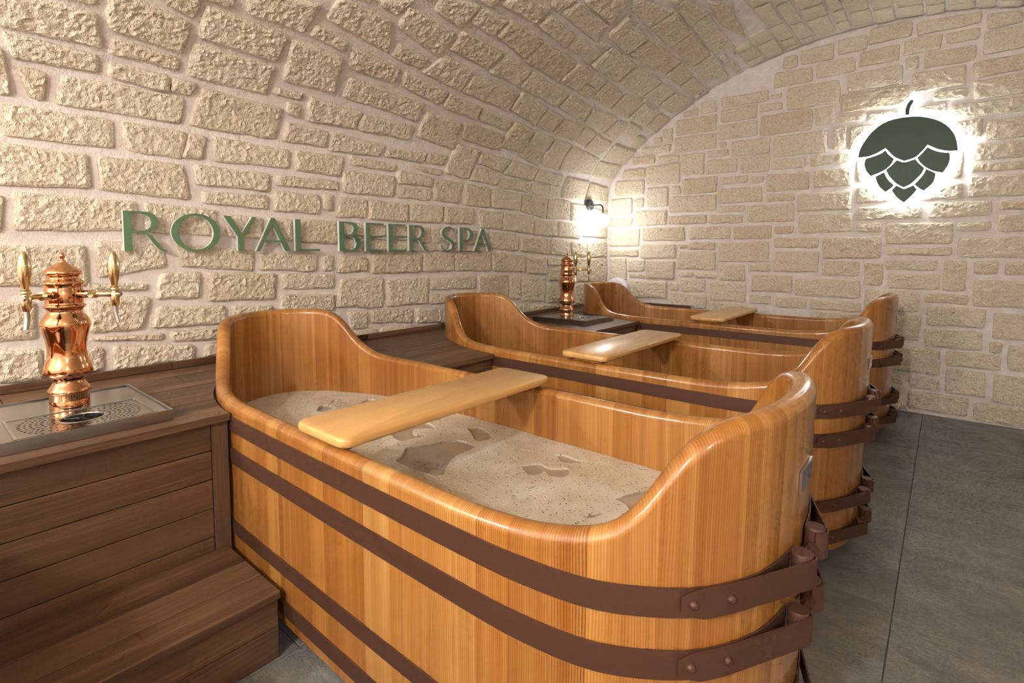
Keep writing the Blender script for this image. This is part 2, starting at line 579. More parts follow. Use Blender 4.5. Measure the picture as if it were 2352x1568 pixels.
# ------------------------------------------------------------------ masonry layout (mm): left wall and vault as (y, girth) corners, end wall as x0 x1 z0 z1
VS="""-4032 1893 -3768 1906 -3739 1794 -4005 1786
-3919 1998 -3780 2006 -3771 1940 -3891 1936
-3753 2011 -3499 1974 -3502 1850 -3731 1868
-3683 2070 -3489 2118 -3495 2000 -3590 2025
-3989 1764 -3750 1759 -3744 1703 -3968 1693
-3716 1834 -3510 1824 -3500 1779 -3719 1782
-3468 2060 -3153 2048 -3162 1922 -3466 1933
-3472 1898 -3155 1895 -3157 1762 -3470 1767
-4034 1722 -3993 1713 -3971 1568 -4023 1569
-3956 1665 -3884 1662 -3889 1571 -3923 1573
-3718 1743 -3527 1744 -3521 1684 -3718 1698
-3517 1743 -3431 1738 -3449 1686 -3515 1690
-3841 1663 -3468 1674 -3475 1569 -3861 1567
-3404 1724 -3075 1710 -3091 1572 -3444 1571
-3990 1536 -3699 1538 -3699 1439 -4001 1437
-3670 1537 -3451 1535 -3478 1429 -3657 1438
-3440 1536 -3380 1531 -3398 1436 -3471 1434
-3349 1536 -3016 1528 -3021 1446 -3357 1437
-2992 1531 -2732 1535 -2754 1439 -2988 1445
-4021 1406 -3778 1399 -3771 1284 -4027 1273
-3747 1400 -3471 1403 -3451 1266 -3746 1283
-3428 1408 -3118 1407 -3122 1327 -3427 1332
-3402 1303 -3123 1305 -3130 1249 -3400 1258
-3087 1402 -2765 1408 -2766 1368 -3088 1362
-3089 1330 -2869 1330 -2871 1239 -3100 1244
-2842 1332 -2722 1332 -2724 1242 -2845 1240
-4055 1236 -4003 1237 -4016 1118 -4061 1116
-3977 1249 -3633 1241 -3644 1136 -3985 1125
-3605 1240 -3348 1225 -3352 1121 -3609 1130
-3305 1210 -3155 1205 -3158 1112 -3309 1118
-3128 1207 -3012 1203 -3010 1106 -3136 1108
-2969 1205 -2769 1200 -2772 1095 -2971 1097
-4045 1069 -3800 1071 -3795 929 -4051 941
-3765 1089 -3555 1085 -3541 991 -3765 956
-3507 1077 -3199 1054 -3206 966 -3493 994
-3164 1041 -2887 1035 -2894 953 -3175 970
-2860 1033 -2807 1030 -2809 953 -2862 957
-3559 964 -3419 964 -3433 858 -3583 864
-3392 959 -3100 945 -3108 831 -3396 843
-3067 944 -2798 930 -2805 865 -3069 879
-3363 2173 -3087 2224 -3105 2086 -3332 2086
-3793 866 -3602 874 -3630 749 -3798 753
-4046 880 -3942 877 -3944 751 -4052 756
-3580 831 -3328 813 -3325 742 -3602 752
-3299 811 -3118 796 -3126 767 -3301 762
-3795 729 -3560 719 -3570 700 -3791 719
-3538 725 -3337 716 -3341 677 -3534 690
-4054 719 -3934 711 -3935 608 -4058 617
-3923 714 -3761 694 -3763 609 -3920 615
-3728 691 -3451 658 -3453 600 -3731 604
-3408 656 -3347 656 -3352 602 -3421 603
-3798 933 -3611 921 -3612 905 -3791 912
-3299 805 -3116 790 -3117 745 -3301 743
-3079 847 -2796 829 -2802 753 -3081 766
-2725 734 -2598 727 -2609 639 -2701 641
-3406 823 -3326 817 -3329 740 -3409 746
-3409 725 -3348 722 -3353 644 -3413 637
-3027 2290 -2776 2274 -2694 2125 -3045 2180
-2886 2342 -2734 2406 -2760 2311 -2845 2321
-2734 2370 -2440 2342 -2438 2197 -2732 2267
-2636 2471 -2415 2523 -2420 2378 -2607 2403
-2401 2517 -2221 2522 -2230 2415 -2399 2428
-3066 2136 -2901 2105 -2900 2061 -3079 2085
-2674 2187 -2480 2162 -2491 2103 -2675 2119
-3137 2035 -2894 2031 -2856 1847 -3109 1846
-2875 2091 -2591 2066 -2584 1984 -2844 1992
-2401 2372 -2083 2352 -2102 2236 -2405 2259
-2401 2218 -2182 2185 -2175 2056 -2468 2090
-2562 2059 -2242 2021 -2251 1938 -2535 1985
-2815 1943 -2346 1917 -2335 1811 -2811 1840
-2152 2164 -1755 2158 -1750 2028 -2164 2059
-2224 2019 -1961 1997 -1934 1920 -2223 1934
-1947 1992 -1643 1970 -1642 1893 -1915 1920
-2962 1796 -2681 1780 -2691 1694 -2949 1684
-2664 1771 -2338 1769 -2340 1695 -2677 1691
-2297 1870 -2021 1858 -2002 1690 -2294 1723
-3125 1801 -3000 1803 -2999 1776 -3129 1776
-3058 1746 -2997 1749 -2991 1686 -3052 1700
-3044 1655 -2830 1646 -2835 1571 -3060 1570
-2813 1649 -2489 1633 -2521 1571 -2816 1560
-2470 1617 -2194 1640 -2209 1576 -2490 1578
-2181 1638 -2031 1643 -2044 1587 -2180 1579
-2002 1871 -1633 1855 -1600 1747 -1959 1766
-2251 2668 -2040 2673 -2035 2575 -2324 2579
-2082 2723 -1945 2784 -1982 2682 -2048 2688
-2200 2531 -1908 2508 -1923 2373 -2203 2426
-2014 2652 -1745 2622 -1732 2539 -2016 2572
-1920 2774 -1587 2761 -1552 2653 -1957 2686
-1908 2845 -1677 2941 -1574 2781 -1884 2800
-1724 2614 -1433 2603 -1446 2513 -1710 2544
-1529 2663 -1421 2677 -1434 2621 -1536 2642
-1542 2867 -1211 2835 -1244 2689 -1525 2718
-1653 2956 -1310 3049 -1316 2888 -1553 2909
-1420 3117 -1086 3164 -1068 3046 -1428 3081
-1282 3044 -989 3021 -971 2877 -1308 2892
-1211 3209 -1007 3275 -537 3221 -836 3172
-1068 3157 -475 3129 -561 3011 -1061 3050
-1894 2509 -1540 2486 -1550 2332 -1924 2365
-2058 2346 -1808 2323 -1819 2207 -2079 2220
-1407 2669 -1066 2656 -1067 2499 -1416 2515
-1193 2834 -874 2841 -840 2696 -1209 2694
-968 3021 -572 2992 -563 2849 -962 2881
-546 3006 -52 2944 -244 2827 -538 2847
-1532 2489 -1335 2477 -1313 2325 -1541 2335
-1317 2474 -1158 2471 -1191 2397 -1332 2399
-1322 2382 -1181 2379 -1140 2309 -1304 2318
-1793 2319 -1370 2277 -1371 2169 -1793 2207
-1737 2172 -1448 2138 -1428 1989 -1737 2049
-1127 2461 -875 2439 -851 2299 -1119 2315
-1040 2651 -648 2645 -676 2483 -1042 2503
-870 2831 -707 2834 -708 2703 -853 2703
-684 2832 -414 2796 -426 2691 -685 2701
-387 2794 -91 2778 -179 2678 -400 2688
-624 2642 -384 2632 -401 2488 -653 2491
-356 2629 -20 2639 -104 2477 -373 2484
-852 2435 -599 2461 -587 2282 -828 2295
-559 2449 -295 2444 -250 2275 -549 2281
-234 2423 6 2413 8 2248 -221 2270
-1343 2276 -1037 2245 -1002 2126 -1343 2168
-1423 2126 -1223 2110 -1227 1968 -1418 1992
-1016 2240 -672 2247 -676 2095 -969 2124
-482 2251 -232 2241 -212 2130 -426 2155
-635 2234 -467 2230 -443 2054 -651 2090
-1195 2097 -937 2099 -934 1959 -1205 1973
-915 2094 -727 2072 -757 1941 -887 1958
-716 2063 -430 2032 -479 1879 -722 1925
-389 2029 3 2034 -12 1874 -366 1875
-1970 2002 -1631 1968 -1629 1878 -1934 1895
-1612 1973 -1399 1948 -1377 1766 -1609 1778
-1371 1945 -1150 1934 -1146 1834 -1351 1843
-1352 1815 -1159 1803 -1148 1696 -1383 1739
-1118 1930 -906 1921 -890 1694 -1109 1719
-883 1915 -426 1865 -416 1717 -862 1698
-388 1848 16 1853 85 1721 -374 1710
-1977 1729 -1769 1720 -1828 1521 -2028 1539
-2695 1546 -2400 1541 -2411 1505 -2694 1504
-2735 1469 -2411 1469 -2418 1361 -2739 1359
-2391 1510 -2131 1496 -2134 1443 -2390 1439
-2285 1553 -2048 1547 -2061 1517 -2231 1529
-2390 1419 -2138 1422 -2142 1362 -2390 1360
-2112 1498 -1874 1490 -1898 1358 -2119 1367
-1853 1488 -1608 1481 -1621 1350 -1856 1354
-1749 1703 -1449 1693 -1504 1607 -1758 1635
-1771 1606 -1501 1596 -1549 1507 -1812 1519
-1431 1696 -1120 1672 -1166 1578 -1488 1593
-1517 1558 -1162 1561 -1197 1489 -1537 1500
-1106 1673 -755 1655 -803 1579 -1139 1585
-1148 1562 -784 1571 -773 1489 -1169 1487
-1584 1480 -1279 1470 -1288 1355 -1592 1352
-1258 1467 -947 1466 -971 1311 -1274 1347
-931 1463 -637 1462 -639 1318 -956 1312
-705 1655 -381 1651 -424 1487 -757 1490
-357 1643 -59 1631 -27 1495 -387 1500
-618 1448 -345 1443 -432 1308 -612 1310
-315 1435 -20 1422 -22 1176 -430 1188
-2753 1331 -2595 1331 -2601 1234 -2782 1228
-2581 1332 -2320 1325 -2325 1224 -2583 1229
-2298 1327 -2043 1330 -2054 1229 -2300 1229
-2029 1328 -1775 1333 -1781 1233 -2034 1230
-1736 1327 -1482 1327 -1488 1208 -1708 1213
-1470 1327 -1120 1313 -1134 1189 -1476 1204
-1091 1288 -814 1291 -820 1174 -1105 1181
-798 1292 -451 1287 -467 1167 -804 1175
-2729 1200 -2602 1200 -2610 1137 -2730 1134
-2587 1200 -2309 1191 -2310 1140 -2588 1134
-2731 1116 -2610 1118 -2619 1058 -2732 1058
-2589 1112 -2310 1117 -2311 1055 -2590 1058
-2283 1192 -2149 1197 -2159 1105 -2284 1103
-2130 1198 -1904 1198 -1904 1101 -2131 1105
-1883 1191 -1651 1183 -1651 1104 -1883 1101
-1616 1184 -1314 1176 -1314 1057 -1604 1080
-1273 1155 -924 1158 -907 1034 -1273 1057
-884 1150 -636 1145 -625 1019 -891 1030
-601 1136 -373 1129 -370 1007 -590 1029
-354 1129 -21 1144 -18 1005 -351 1007
-2285 1086 -1966 1089 -1966 1056 -2285 1056
-1946 1082 -1628 1080 -1628 1056 -1946 1056
-2760 1025 -2598 1017 -2603 948 -2782 944
-2568 1036 -2215 1035 -2234 930 -2574 934
-2201 1042 -1951 1034 -1958 933 -2207 933
-1941 1037 -1604 1040 -1605 920 -1942 929
-1586 1040 -1218 1022 -1225 901 -1587 919
-1197 1013 -953 1003 -953 874 -1204 891
-930 1002 -608 990 -607 941 -930 947
-922 919 -607 912 -605 804 -921 827
-572 989 -28 989 -23 779 -552 802
-2763 907 -2498 906 -2509 743 -2793 766
-2474 892 -2171 890 -2183 738 -2481 747
-2148 885 -1755 889 -1756 811 -2149 821
-2159 786 -1767 784 -1779 722 -2160 736
-1727 884 -1432 890 -1432 714 -1728 727
-1393 880 -1287 877 -1280 703 -1406 712
-1259 858 -976 843 -990 665 -1259 685
-944 800 -605 784 -603 627 -951 653
-552 782 -23 768 -19 583 -550 613
-2264 709 -1790 692 -1802 584 -2266 632
-2582 730 -2291 711 -2292 635 -2583 665
-1757 689 -1367 667 -1367 539 -1757 579
-1327 655 -807 623 -806 528 -1314 576
-758 610 -40 563 -38 465 -757 523"""
BS="""703 824 2151 2218
846 967 2152 2248
998 1343 2162 2251
1366 1441 2177 2212
1286 1444 2095 2154
1001 1268 2058 2175
640 971 2011 2144
988 1272 1927 2044
1295 1637 1910 2066
626 969 1862 1996
526 618 1970 2086
446 521 1976 2023
338 596 1890 1955
991 1055 1870 1916
899 1067 1801 1861
1092 1372 1788 1913
1391 1744 1748 1906
246 462 1808 1880
487 676 1796 1865
695 879 1678 1852
896 1138 1667 1781
1158 1366 1649 1780
1385 1611 1656 1732
153 367 1697 1776
381 679 1620 1790
1009 1212 1578 1635
1235 1328 1569 1621
699 988 1522 1650
1351 1633 1496 1627
85 363 1553 1680
384 586 1435 1601
603 688 1530 1600
1001 1325 1429 1547
1350 1547 1423 1479
593 981 1378 1509
38 250 1381 1526
273 359 1438 1520
998 1198 1360 1410
1214 1546 1272 1401
282 571 1280 1408
590 912 1277 1352
934 1195 1274 1338
18 253 1279 1354
20 325 1097 1251
351 731 1142 1255
766 1099 1154 1254
1120 1396 1149 1250
1416 1545 1184 1239
1413 1708 1078 1154
340 656 994 1113
686 757 1074 1111
768 989 1065 1127
1012 1386 972 1123
670 997 905 1053
22 314 1010 1072
31 201 794 997
221 375 875 980
389 648 814 970
1417 1717 901 1053
229 373 819 859
685 809 845 886
821 1006 833 873
1016 1216 823 955
1241 1394 900 958
1265 1544 744 875
224 590 645 792
34 204 629 769
608 693 715 789
705 919 720 824
943 1226 656 811
1253 1411 650 725
1436 1648 633 715
616 922 590 707
946 1245 557 646
1778 1945 2382 2497
1548 1759 2360 2484
1440 1536 2378 2467
1957 2183 2416 2540
2206 2510 2409 2501
2537 2689 2362 2461
2356 2507 2325 2391
2143 2334 2301 2417
1905 2124 2283 2400
2252 2500 2193 2302
2144 2226 2214 2293
2530 2706 2222 2358
1378 1632 2251 2374
1652 1888 2240 2372
1466 1809 2074 2249
1846 2162 2127 2281
2191 2461 2060 2188
2490 2713 2090 2195
1798 2186 1989 2130
2492 2718 1965 2086
2307 2472 1981 2049
2384 2724 1856 1955
1803 1955 1931 1996
1966 2172 1905 1973
2199 2372 1888 1979
1654 1777 1937 2067
1762 1852 1763 1919
1868 2119 1739 1904
2133 2384 1714 1871
2396 2544 1738 1855
2556 2729 1714 1835
1638 1886 1658 1725
2502 2735 1595 1706
2497 2739 1530 1579
1660 1890 1503 1628
1920 2126 1525 1699
2141 2461 1492 1675
2495 2745 1379 1506
1926 2206 1379 1499
2220 2471 1376 1475
1568 1896 1341 1468
1930 2281 1265 1349
2313 2608 1265 1357
2634 2755 1295 1347
1571 1907 1185 1317
1929 2076 1182 1245
2098 2433 1101 1237
2452 2610 1176 1235
2642 2760 1167 1268
1733 2077 1006 1156
2461 2766 1016 1138
2107 2434 1024 1074
1738 1953 880 982
1980 2084 820 977
2106 2372 931 994
2397 2514 805 992
2538 2654 912 991
2677 2772 911 991
2114 2384 805 907
1566 1970 729 857
1999 2292 660 795
2318 2524 723 784
2547 2779 712 878
1667 1975 636 705
1670 1982 557 621
2134 2299 472 640
2323 2614 580 707
2646 2787 527 683
2321 2600 432 560
2628 2691 438 506
2713 2796 343 499
2093 2408 258 441
2434 2688 333 426
2067 2225 58 250
2256 2414 157 245
2443 2625 149 313
2657 2805 130 311
2253 2555 28 149
2579 2811 4 132
2072 2234 -3 48"""
# outlines (mm) of the hop sign panels (x, z) and of the open holes in the foam (x, y)
HOP={
'stem':'2173 1921 2172 1955 2181 1987 2196 2008 2204 2008 2208 2001 2206 1993 2196 1971 2191 1941 2191 1919',
'cap':'1932 1683 1940 1727 1966 1784 2009 1843 2070 1887 2135 1902 2199 1902 2241 1896 2303 1874 2360 1837 2402 1785 2425 1727 2434 1667 2391 1671 2347 1686 2314 1706 2290 1722 2266 1687 2230 1650 2178 1633 2127 1665 2095 1705 2077 1727 2059 1716 2024 1697 1979 1683',
'l1':'1975 1665 2024 1678 2060 1693 2076 1706 2089 1683 2121 1648 2107 1618 2073 1584 2004 1553 1982 1585 1969 1625 1971 1652',
'r1':'2247 1643 2266 1663 2292 1698 2331 1672 2372 1657 2395 1654 2399 1620 2391 1580 2369 1541 2328 1555 2288 1583 2260 1615',
'c':'2140 1636 2178 1619 2232 1633 2248 1608 2277 1575 2267 1546 2235 1505 2211 1481 2182 1466 2151 1486 2119 1523 2098 1557 2088 1583 2112 1604',
'l2':'2033 1543 2073 1565 2093 1520 2126 1480 2110 1462 2087 1444 2059 1474 2040 1511',
'r2':'2292 1565 2333 1537 2334 1525 2324 1482 2284 1438 2263 1452 2240 1478 2268 1515 2286 1547',
'tip':'2123 1448 2143 1474 2183 1448 2229 1468 2245 1444 2222 1409 2186 1369 2150 1403',
'back':'1930 1680 1938 1729 1964 1786 2007 1845 2069 1891 2134 1906 2199 1906 2241 1899 2304 1877 2362 1839 2404 1787 2428 1727 2438 1662 2399 1664 2402 1618 2394 1577 2370 1535 2338 1538 2338 1523 2326 1479 2286 1434 2248 1441 2225 1405 2186 1364 2147 1400 2120 1444 2087 1439 2056 1472 2036 1510 2029 1541 2003 1547 1979 1583 1965 1624 1965 1667',
}
FOAM=[
'1155 -7 1200 81 1232 140 1303 147 1319 111 1326 41 1354 -22 1387 -66 1364 -85 1219 -92 1193 -52',
'979 53 1000 107 1004 187 1076 183 1093 160 1052 138 1047 110 1087 85 1108 114 1121 95 1107 46 1099 18 1063 20',
'988 213 973 266 1029 261 1039 243 1016 210',
'1167 247 1194 274 1255 260 1299 229 1303 199 1277 178 1233 207',
'1432 196 1436 209 1468 220 1473 209',
'1534 243 1565 261 1606 258 1642 257 1622 234 1586 216 1556 235',
'1510 118 1543 162 1586 157 1622 187 1645 166 1650 135 1618 113 1589 127 1584 92 1561 88',
'1814 112 1829 150 1868 226 1910 187 1912 62 1877 76 1842 106',
'1805 -22 1818 10 1830 26 1825 -2',
'610 2 562 52 568 85 529 122 541 132 559 104 578 79 622 76 633 47 634 10',
'633 180 619 226 644 247 654 184',
'491 131 504 151 536 192 526 159',
]

# ------------------------------------------------------------------ room shell
XR, YF = 3.96, -6.6
HALF = [(0, 0), (0, .6), (0, 1.25), (.003, 1.45), (.018, 1.6), (.085, 1.74), (.19, 1.856), (.434, 2.051), (.662, 2.196), (.976, 2.362), (1.438, 2.502), (1.839, 2.549), (1.98, 2.553)]
FULL = HALF + [(XR - x, z) for x, z in HALF[-2::-1]]
PROF = hermite([(x, z, 0) for x, z in FULL], 10)
PROF = [(p.x, p.y) for p in PROF]
ARC = [0.0]
for a, b in zip(PROF[:-1], PROF[1:]):
    ARC.append(ARC[-1] + hypot(b[0] - a[0], b[1] - a[1]))
STOT = ARC[-1]
def prof_at(s):
    s = min(max(s, 0), STOT - 1e-6)
    lo, hi = 0, len(ARC) - 1
    while hi - lo > 1:
        mid = (lo + hi) // 2
        if ARC[mid] <= s: lo = mid
        else: hi = mid
    t = (s - ARC[lo]) / (ARC[hi] - ARC[lo])
    a, b = PROF[lo], PROF[hi]
    dx, dz = b[0] - a[0], b[1] - a[1]
    l = hypot(dx, dz)
    return a[0] + dx * t, a[1] + dz * t, dz / l, -dx / l      # point, inward normal
def vault_map(y, s, h):
    x, z, nx, nz = prof_at(s)
    return Vector((x + nx * h, y, z + nz * h))
def zprof(x):
    for a, b in zip(PROF[:-1], PROF[1:]):
        if (a[0] - x) * (b[0] - x) <= 0 and abs(b[0] - a[0]) > 1e-6:
            return a[1] + (b[1] - a[1]) * (x - a[0]) / (b[0] - a[0])
    return 1.25
def back_map(x, z, h):
    return Vector((x, -h, z))

S_SPRING = 1.25
def shell_strip(name, s0, s1, label):
    idx = [i for i, a in enumerate(ARC) if s0 - 1e-6 <= a <= s1 + 1e-6]
    vs, fs = [], []
    for i in idx:
        vs += [(PROF[i][0], YF, PROF[i][1]), (PROF[i][0], 0.0, PROF[i][1])]
    k = len(idx)
    for j in range(k - 1):
        fs.append([2 * j, 2 * j + 1, 2 * j + 3, 2 * j + 2])
    o = obj(name, vs, fs, M['mortar'], smooth=True)
    return tag(o, label, None, None, 'structure')
# wall surface polygons facing the room
wall_left = shell_strip('wall_left', 0, S_SPRING, 'left wall of pale rough limestone blocks with wide mortar joints')
ceiling = shell_strip('ceiling', S_SPRING, STOT - S_SPRING, 'barrel vault of pale rough limestone blocks with wide mortar joints')
wall_right = shell_strip('wall_right', STOT - S_SPRING, STOT, 'right wall of rough limestone blocks')
def arch_wall(name, y, flip, label):
    vs = [(x, y, z) for x, z in PROF]
    f = list(range(len(vs)))
    o = obj(name, vs, [f[::-1] if flip else f], M['mortar'])
    return tag(o, label, None, None, 'structure')
wall_back = arch_wall('wall_back', 0.0, True, 'arched end wall of rough limestone blocks behind the lit hop sign')
wall_front = arch_wall('wall_front', YF, False, 'plastered front wall of the vaulted room')

# ------------------------------------------------------------------ stones
VST = [[int(v) / 1000 for v in l.split()] for l in VS.splitlines()]
VST = [[(q[i], q[i + 1]) for i in range(0, 8, 2)] for q in VST]
VST = [q for i, q in enumerate(VST) if i not in (25, 52, 55, 56, 127)]
BST = [[int(v) / 1000 for v in l.split()] for l in BS.splitlines()]
# keep a mortar joint between neighbours of the end wall
for i in range(len(BST)):
    for j in range(i):
        a, b = BST[i], BST[j]
        ox = min(a[1], b[1]) - max(a[0], b[0]) + 0.012
        oz = min(a[3], b[3]) - max(a[2], b[2]) + 0.012
        if ox > 0 and oz > 0:
            if oz <= ox:
                up, dn = (a, b) if a[2] + a[3] > b[2] + b[3] else (b, a)
                if oz < 0.05: up[2] += oz / 2; dn[3] -= oz / 2
            else:
                rt, lf = (a, b) if a[0] + a[1] > b[0] + b[1] else (b, a)
                if ox < 0.05: rt[0] += ox / 2; lf[1] -= ox / 2
BQ = []
for x0, x1, z0, z1 in BST:
    if x1 - x0 < 0.025 or z1 - z0 < 0.018: continue
    j = lambda: rng.uniform(-0.006, 0.006)
    q = [(x0 + j(), z1 + j() * .6), (x1 + j(), z1 + j() * .6), (x1 + j(), z0 + j() * .6), (x0 + j(), z0 + j() * .6)]
    q = [(max(x, 0.022), min(z, zprof(max(x, .022)) - 0.022)) for x, z in q]
    q = [(x, max(z, 0.012)) for x, z in q]
    if q[0][1] - q[3][1] < 0.015 and q[1][1] - q[2][1] < 0.015: continue
    q[0] = (q[0][0], max(q[0][1], q[3][1] + 0.008)); q[1] = (q[1][0], max(q[1][1], q[2][1] + 0.008))
    BQ.append(q)

def stone_geo(q, fmap, r, h, seg=3, step=0.0):
    """rounded, slightly irregular block with a rough, softly bulging face; q in surface coordinates"""
    n = 4
    area = 0
    for i in range(n):
        area += q[i][0] * q[(i + 1) % n][1] - q[(i + 1) % n][0] * q[i][1]
    if area < 0: q = q[::-1]
    P = [Vector(p) for p in q]
    out = []
    for i in range(n):
        p0, p1, p2 = P[i - 1], P[i], P[(i + 1) % n]
        e1, e2 = (p0 - p1), (p2 - p1)
        l1, l2 = e1.length, e2.length
        rr = min(r.uniform(0.006, 0.024), 0.35 * l1, 0.35 * l2)
        a, b = p1 + e1 / l1 * rr, p1 + e2 / l2 * rr
        for k in range(seg + 1):
            t = k / seg
            out.append(a * (1 - t) ** 2 + p1 * 2 * t * (1 - t) + b * t * t)
        m = max(1, int(l2 / 0.07))
        b2 = p2 - e2 / l2 * rr
        for k in range(1, m + 1):
            t = k / (m + 1)
            d = Vector((-e2.y, e2.x)) / l2
            out.append(b.lerp(b2, t) + d * r.uniform(-0.004, 0.003))
    c = sum(out, Vector((0, 0))) / len(out)
    def inset(d):
        f = []
        for p in out:
            v = c - p
            f.append(p + v.normalized() * min(d, v.length * 0.6))
        return f
    def rough(p, amp=1.0):
        a = fmap(p.x, p.y, 0.0)
        return amp * (0.0036 * noise.noise(a * 30.0) + 0.0062 * noise.noise(a * 80.0 + Vector((7, 3, 1))) + 0.0036 * noise.noise(a * 150.0))
    r1, r2 = inset(0.002), inset(0.008)
    nn = len(out)
    vs = [fmap(p.x, p.y, -0.004) for p in out] + [fmap(p.x, p.y, h * 0.65) for p in r1]
    fs = [[k, (k + 1) % nn, nn + (k + 1) % nn, nn + k] for k in range(nn)]
    # broken face: scattered points with real relief
    pts = []
    if step:
        x0, x1 = min(p.x for p in r2), max(p.x for p in r2)
        y0, y1 = min(p.y for p in r2), max(p.y for p in r2)
        lp = [(p.x, p.y) for p in inset(0.013)]
        a = x0
        row = 0
        while a < x1:
            b = y0 + (step * .5 if row % 2 else 0)
            while b < y1:
                p = (a + r.uniform(-.3, .3) * step, b + r.uniform(-.3, .3) * step)
                if inpoly(lp, *p): pts.append(p)
                b += step
            a += step * .87
            row += 1
    else:
        pts = [(c.x, c.y)]
    V = [Vector((p.x, p.y)) for p in r2] + [Vector(p) for p in pts]
    E = [(k, (k + 1) % nn) for k in range(nn)]
    V2, E2, F2, _, _, _ = delaunay_2d_cdt(V, E, [], 1, 1e-7)
    if len(V2) >= nn:
        b0 = len(vs)
        for k, p in enumerate(V2):
            vs.append(fmap(p.x, p.y, h + (rough(p, .5) - .001 if k < nn else rough(p) + .0015)))
        for f in F2:
            fs.append([b0 + i for i in f])
        for k in range(nn):
            fs.append([nn + k, nn + (k + 1) % nn, b0 + (k + 1) % nn, b0 + k])
    up = fmap(c.x, c.y, 0.1) - fmap(c.x, c.y, 0)
    f = fs[0]
    side = (vs[f[1]] - vs[f[0]]).cross(vs[f[2]] - vs[f[1]])
    mid = (vs[f[0]] + vs[f[1]]) / 2 - fmap(c.x, c.y, 0)
    if side.dot(mid) < 0:
        fs[:nn] = [x[::-1] for x in fs[:nn]]
        fs[-nn:] = [x[::-1] for x in fs[-nn:]]
    for k in range(nn, len(fs) - nn):
        f = fs[k]
        nv = (vs[f[1]] - vs[f[0]]).cross(vs[f[2]] - vs[f[0]])
        if nv.dot(up) < 0: fs[k] = f[::-1]
    return vs, fs

def grow(q, d):
    cy, cs = sum(p[0] for p in q) / 4, sum(p[1] for p in q) / 4
    return [(y + (d if y > cy else -d), s + (d if s > cs else -d)) for y, s in q]
for q in VST:
    q = [(min(y, -0.024), s) for y, s in grow(q, .004)]
    cs = sum(s for _, s in q) / 4
    par = wall_left if cs < S_SPRING else ceiling
    vs, fs = stone_geo(q, vault_map, rng, rng.uniform(0.011, 0.018), 3, .0090 if q[0][0] < -2.4 else .0130)
    obj('stone', vs, fs, M['stone'], par, smooth=True, angle=28, center=True)
for q in BQ:
    vs, fs = stone_geo(q, back_map, rng, rng.uniform(0.010, 0.017), 3, .0125)
    obj('stone', vs, fs, M['stone'], wall_back, smooth=True, angle=28, center=True)

# the rest of the masonry, out of the picture or hidden behind the tubs: one piece per surface
def fill(region, taken, fmap, name, parent, ok, hr=(0.08, 0.15), wr=(0.14, 0.38), mn=.05):
    u0, u1, v0, v1 = region
    allv, allf = [], []
    v = v0
    while v < v1 - 0.03:
        hh = rng.uniform(*hr)
        if v + hh > v1: hh = v1 - v
        u = u0 - rng.uniform(0, 0.2)
        while u < u1:
            ww = rng.uniform(*wr)
            a, b = max(u, u0) + 0.007, min(u + ww, u1) - 0.007
            c, d = v + 0.007, v + hh - 0.007
            u += ww
            if b - a < 0.04 or not ok(a, b, c, d): continue
            hit = [t for t in taken if a < t[1] and b > t[0] and c < t[3] and d > t[2]]
            if hit:
                a2, b2 = max(t[1] for t in hit) + .010, min(t[0] for t in hit) - .010
                if b - a2 > mn: a = a2
                elif b2 - a > mn: b = b2
                else: continue
                if any(a < t[1] and b > t[0] and c < t[3] and d > t[2] for t in taken): continue
            vs, fs = stone_geo([(a, d), (b, d), (b, c), (a, c)], fmap, rng, rng.uniform(0.011, 0.018), 2)
            taken.append((a - .004, b + .004, c - .004, d + .004))
            k = len(allv)
            allv += vs
            allf += [[i + k for i in f] for f in fs]
        v += hh
    if allv:
        o = obj(name, allv, allf, M['stone'], parent, smooth=True, angle=50)
        o['kind'] = 'stuff'
def bb(q):
    return (min(p[0] for p in q) - .004, max(p[0] for p in q) + .004, min(p[1] for p in q) - .004, max(p[1] for p in q) + .004)
tv = [bb(q) for q in VST]
fill((YF + .01, -0.02, 0.01, S_SPRING), tv, vault_map, 'stone_facing', wall_left, lambda a, b, c, d: True)
fill((YF + .01, -0.02, S_SPRING, STOT - S_SPRING), tv, vault_map, 'stone_facing', ceiling, lambda a, b, c, d: True)
fill((-4.3, -0.02, S_SPRING, STOT - S_SPRING), tv, vault_map, 'stone_facing', ceiling, lambda a, b, c, d: True, (.055, .075), (.07, .16), .045)
fill((YF + .01, -0.02, STOT - S_SPRING, STOT - .01), tv, vault_map, 'stone_facing', wall_right, lambda a, b, c, d: True)
fill((0.02, XR - .02, 0.012, 2.54), [bb(q) for q in BQ], back_map, 'stone_facing', wall_back,
     lambda a, b, c, d: d < zprof(a) - .02 and d < zprof(b) - .02)

# ------------------------------------------------------------------ floor
floor = tag(box('floor', (0, YF, -0.08), (XR, 0, -0.006), M['grout']), 'floor of large grey slate look tiles', None, None, 'structure')
TL, TW = 1.2, 0.6
xj = [2.335 + TW * k for k in range(-4, 4)]
for k in range(len(xj) - 1):
    x0, x1 = max(xj[k], 0.002), min(xj[k + 1], XR - 0.002)
    if x1 - x0 < 0.02: continue
    off = -1.202 if (k % 2) else -1.805
    y = off + TL * 2
    while y > YF:
        ya, yb = max(y - TL, YF + .002), min(y, -0.002)
        y -= TL
        if yb - ya < 0.02: continue
        bmx = box_bm((x0 + .0012, ya + .0012, -0.012), (x1 - .0012, yb - .0012, 0.0), 0.0012)
        bm_obj('tile', bmx, M['tile'], floor, smooth=False, center=True)

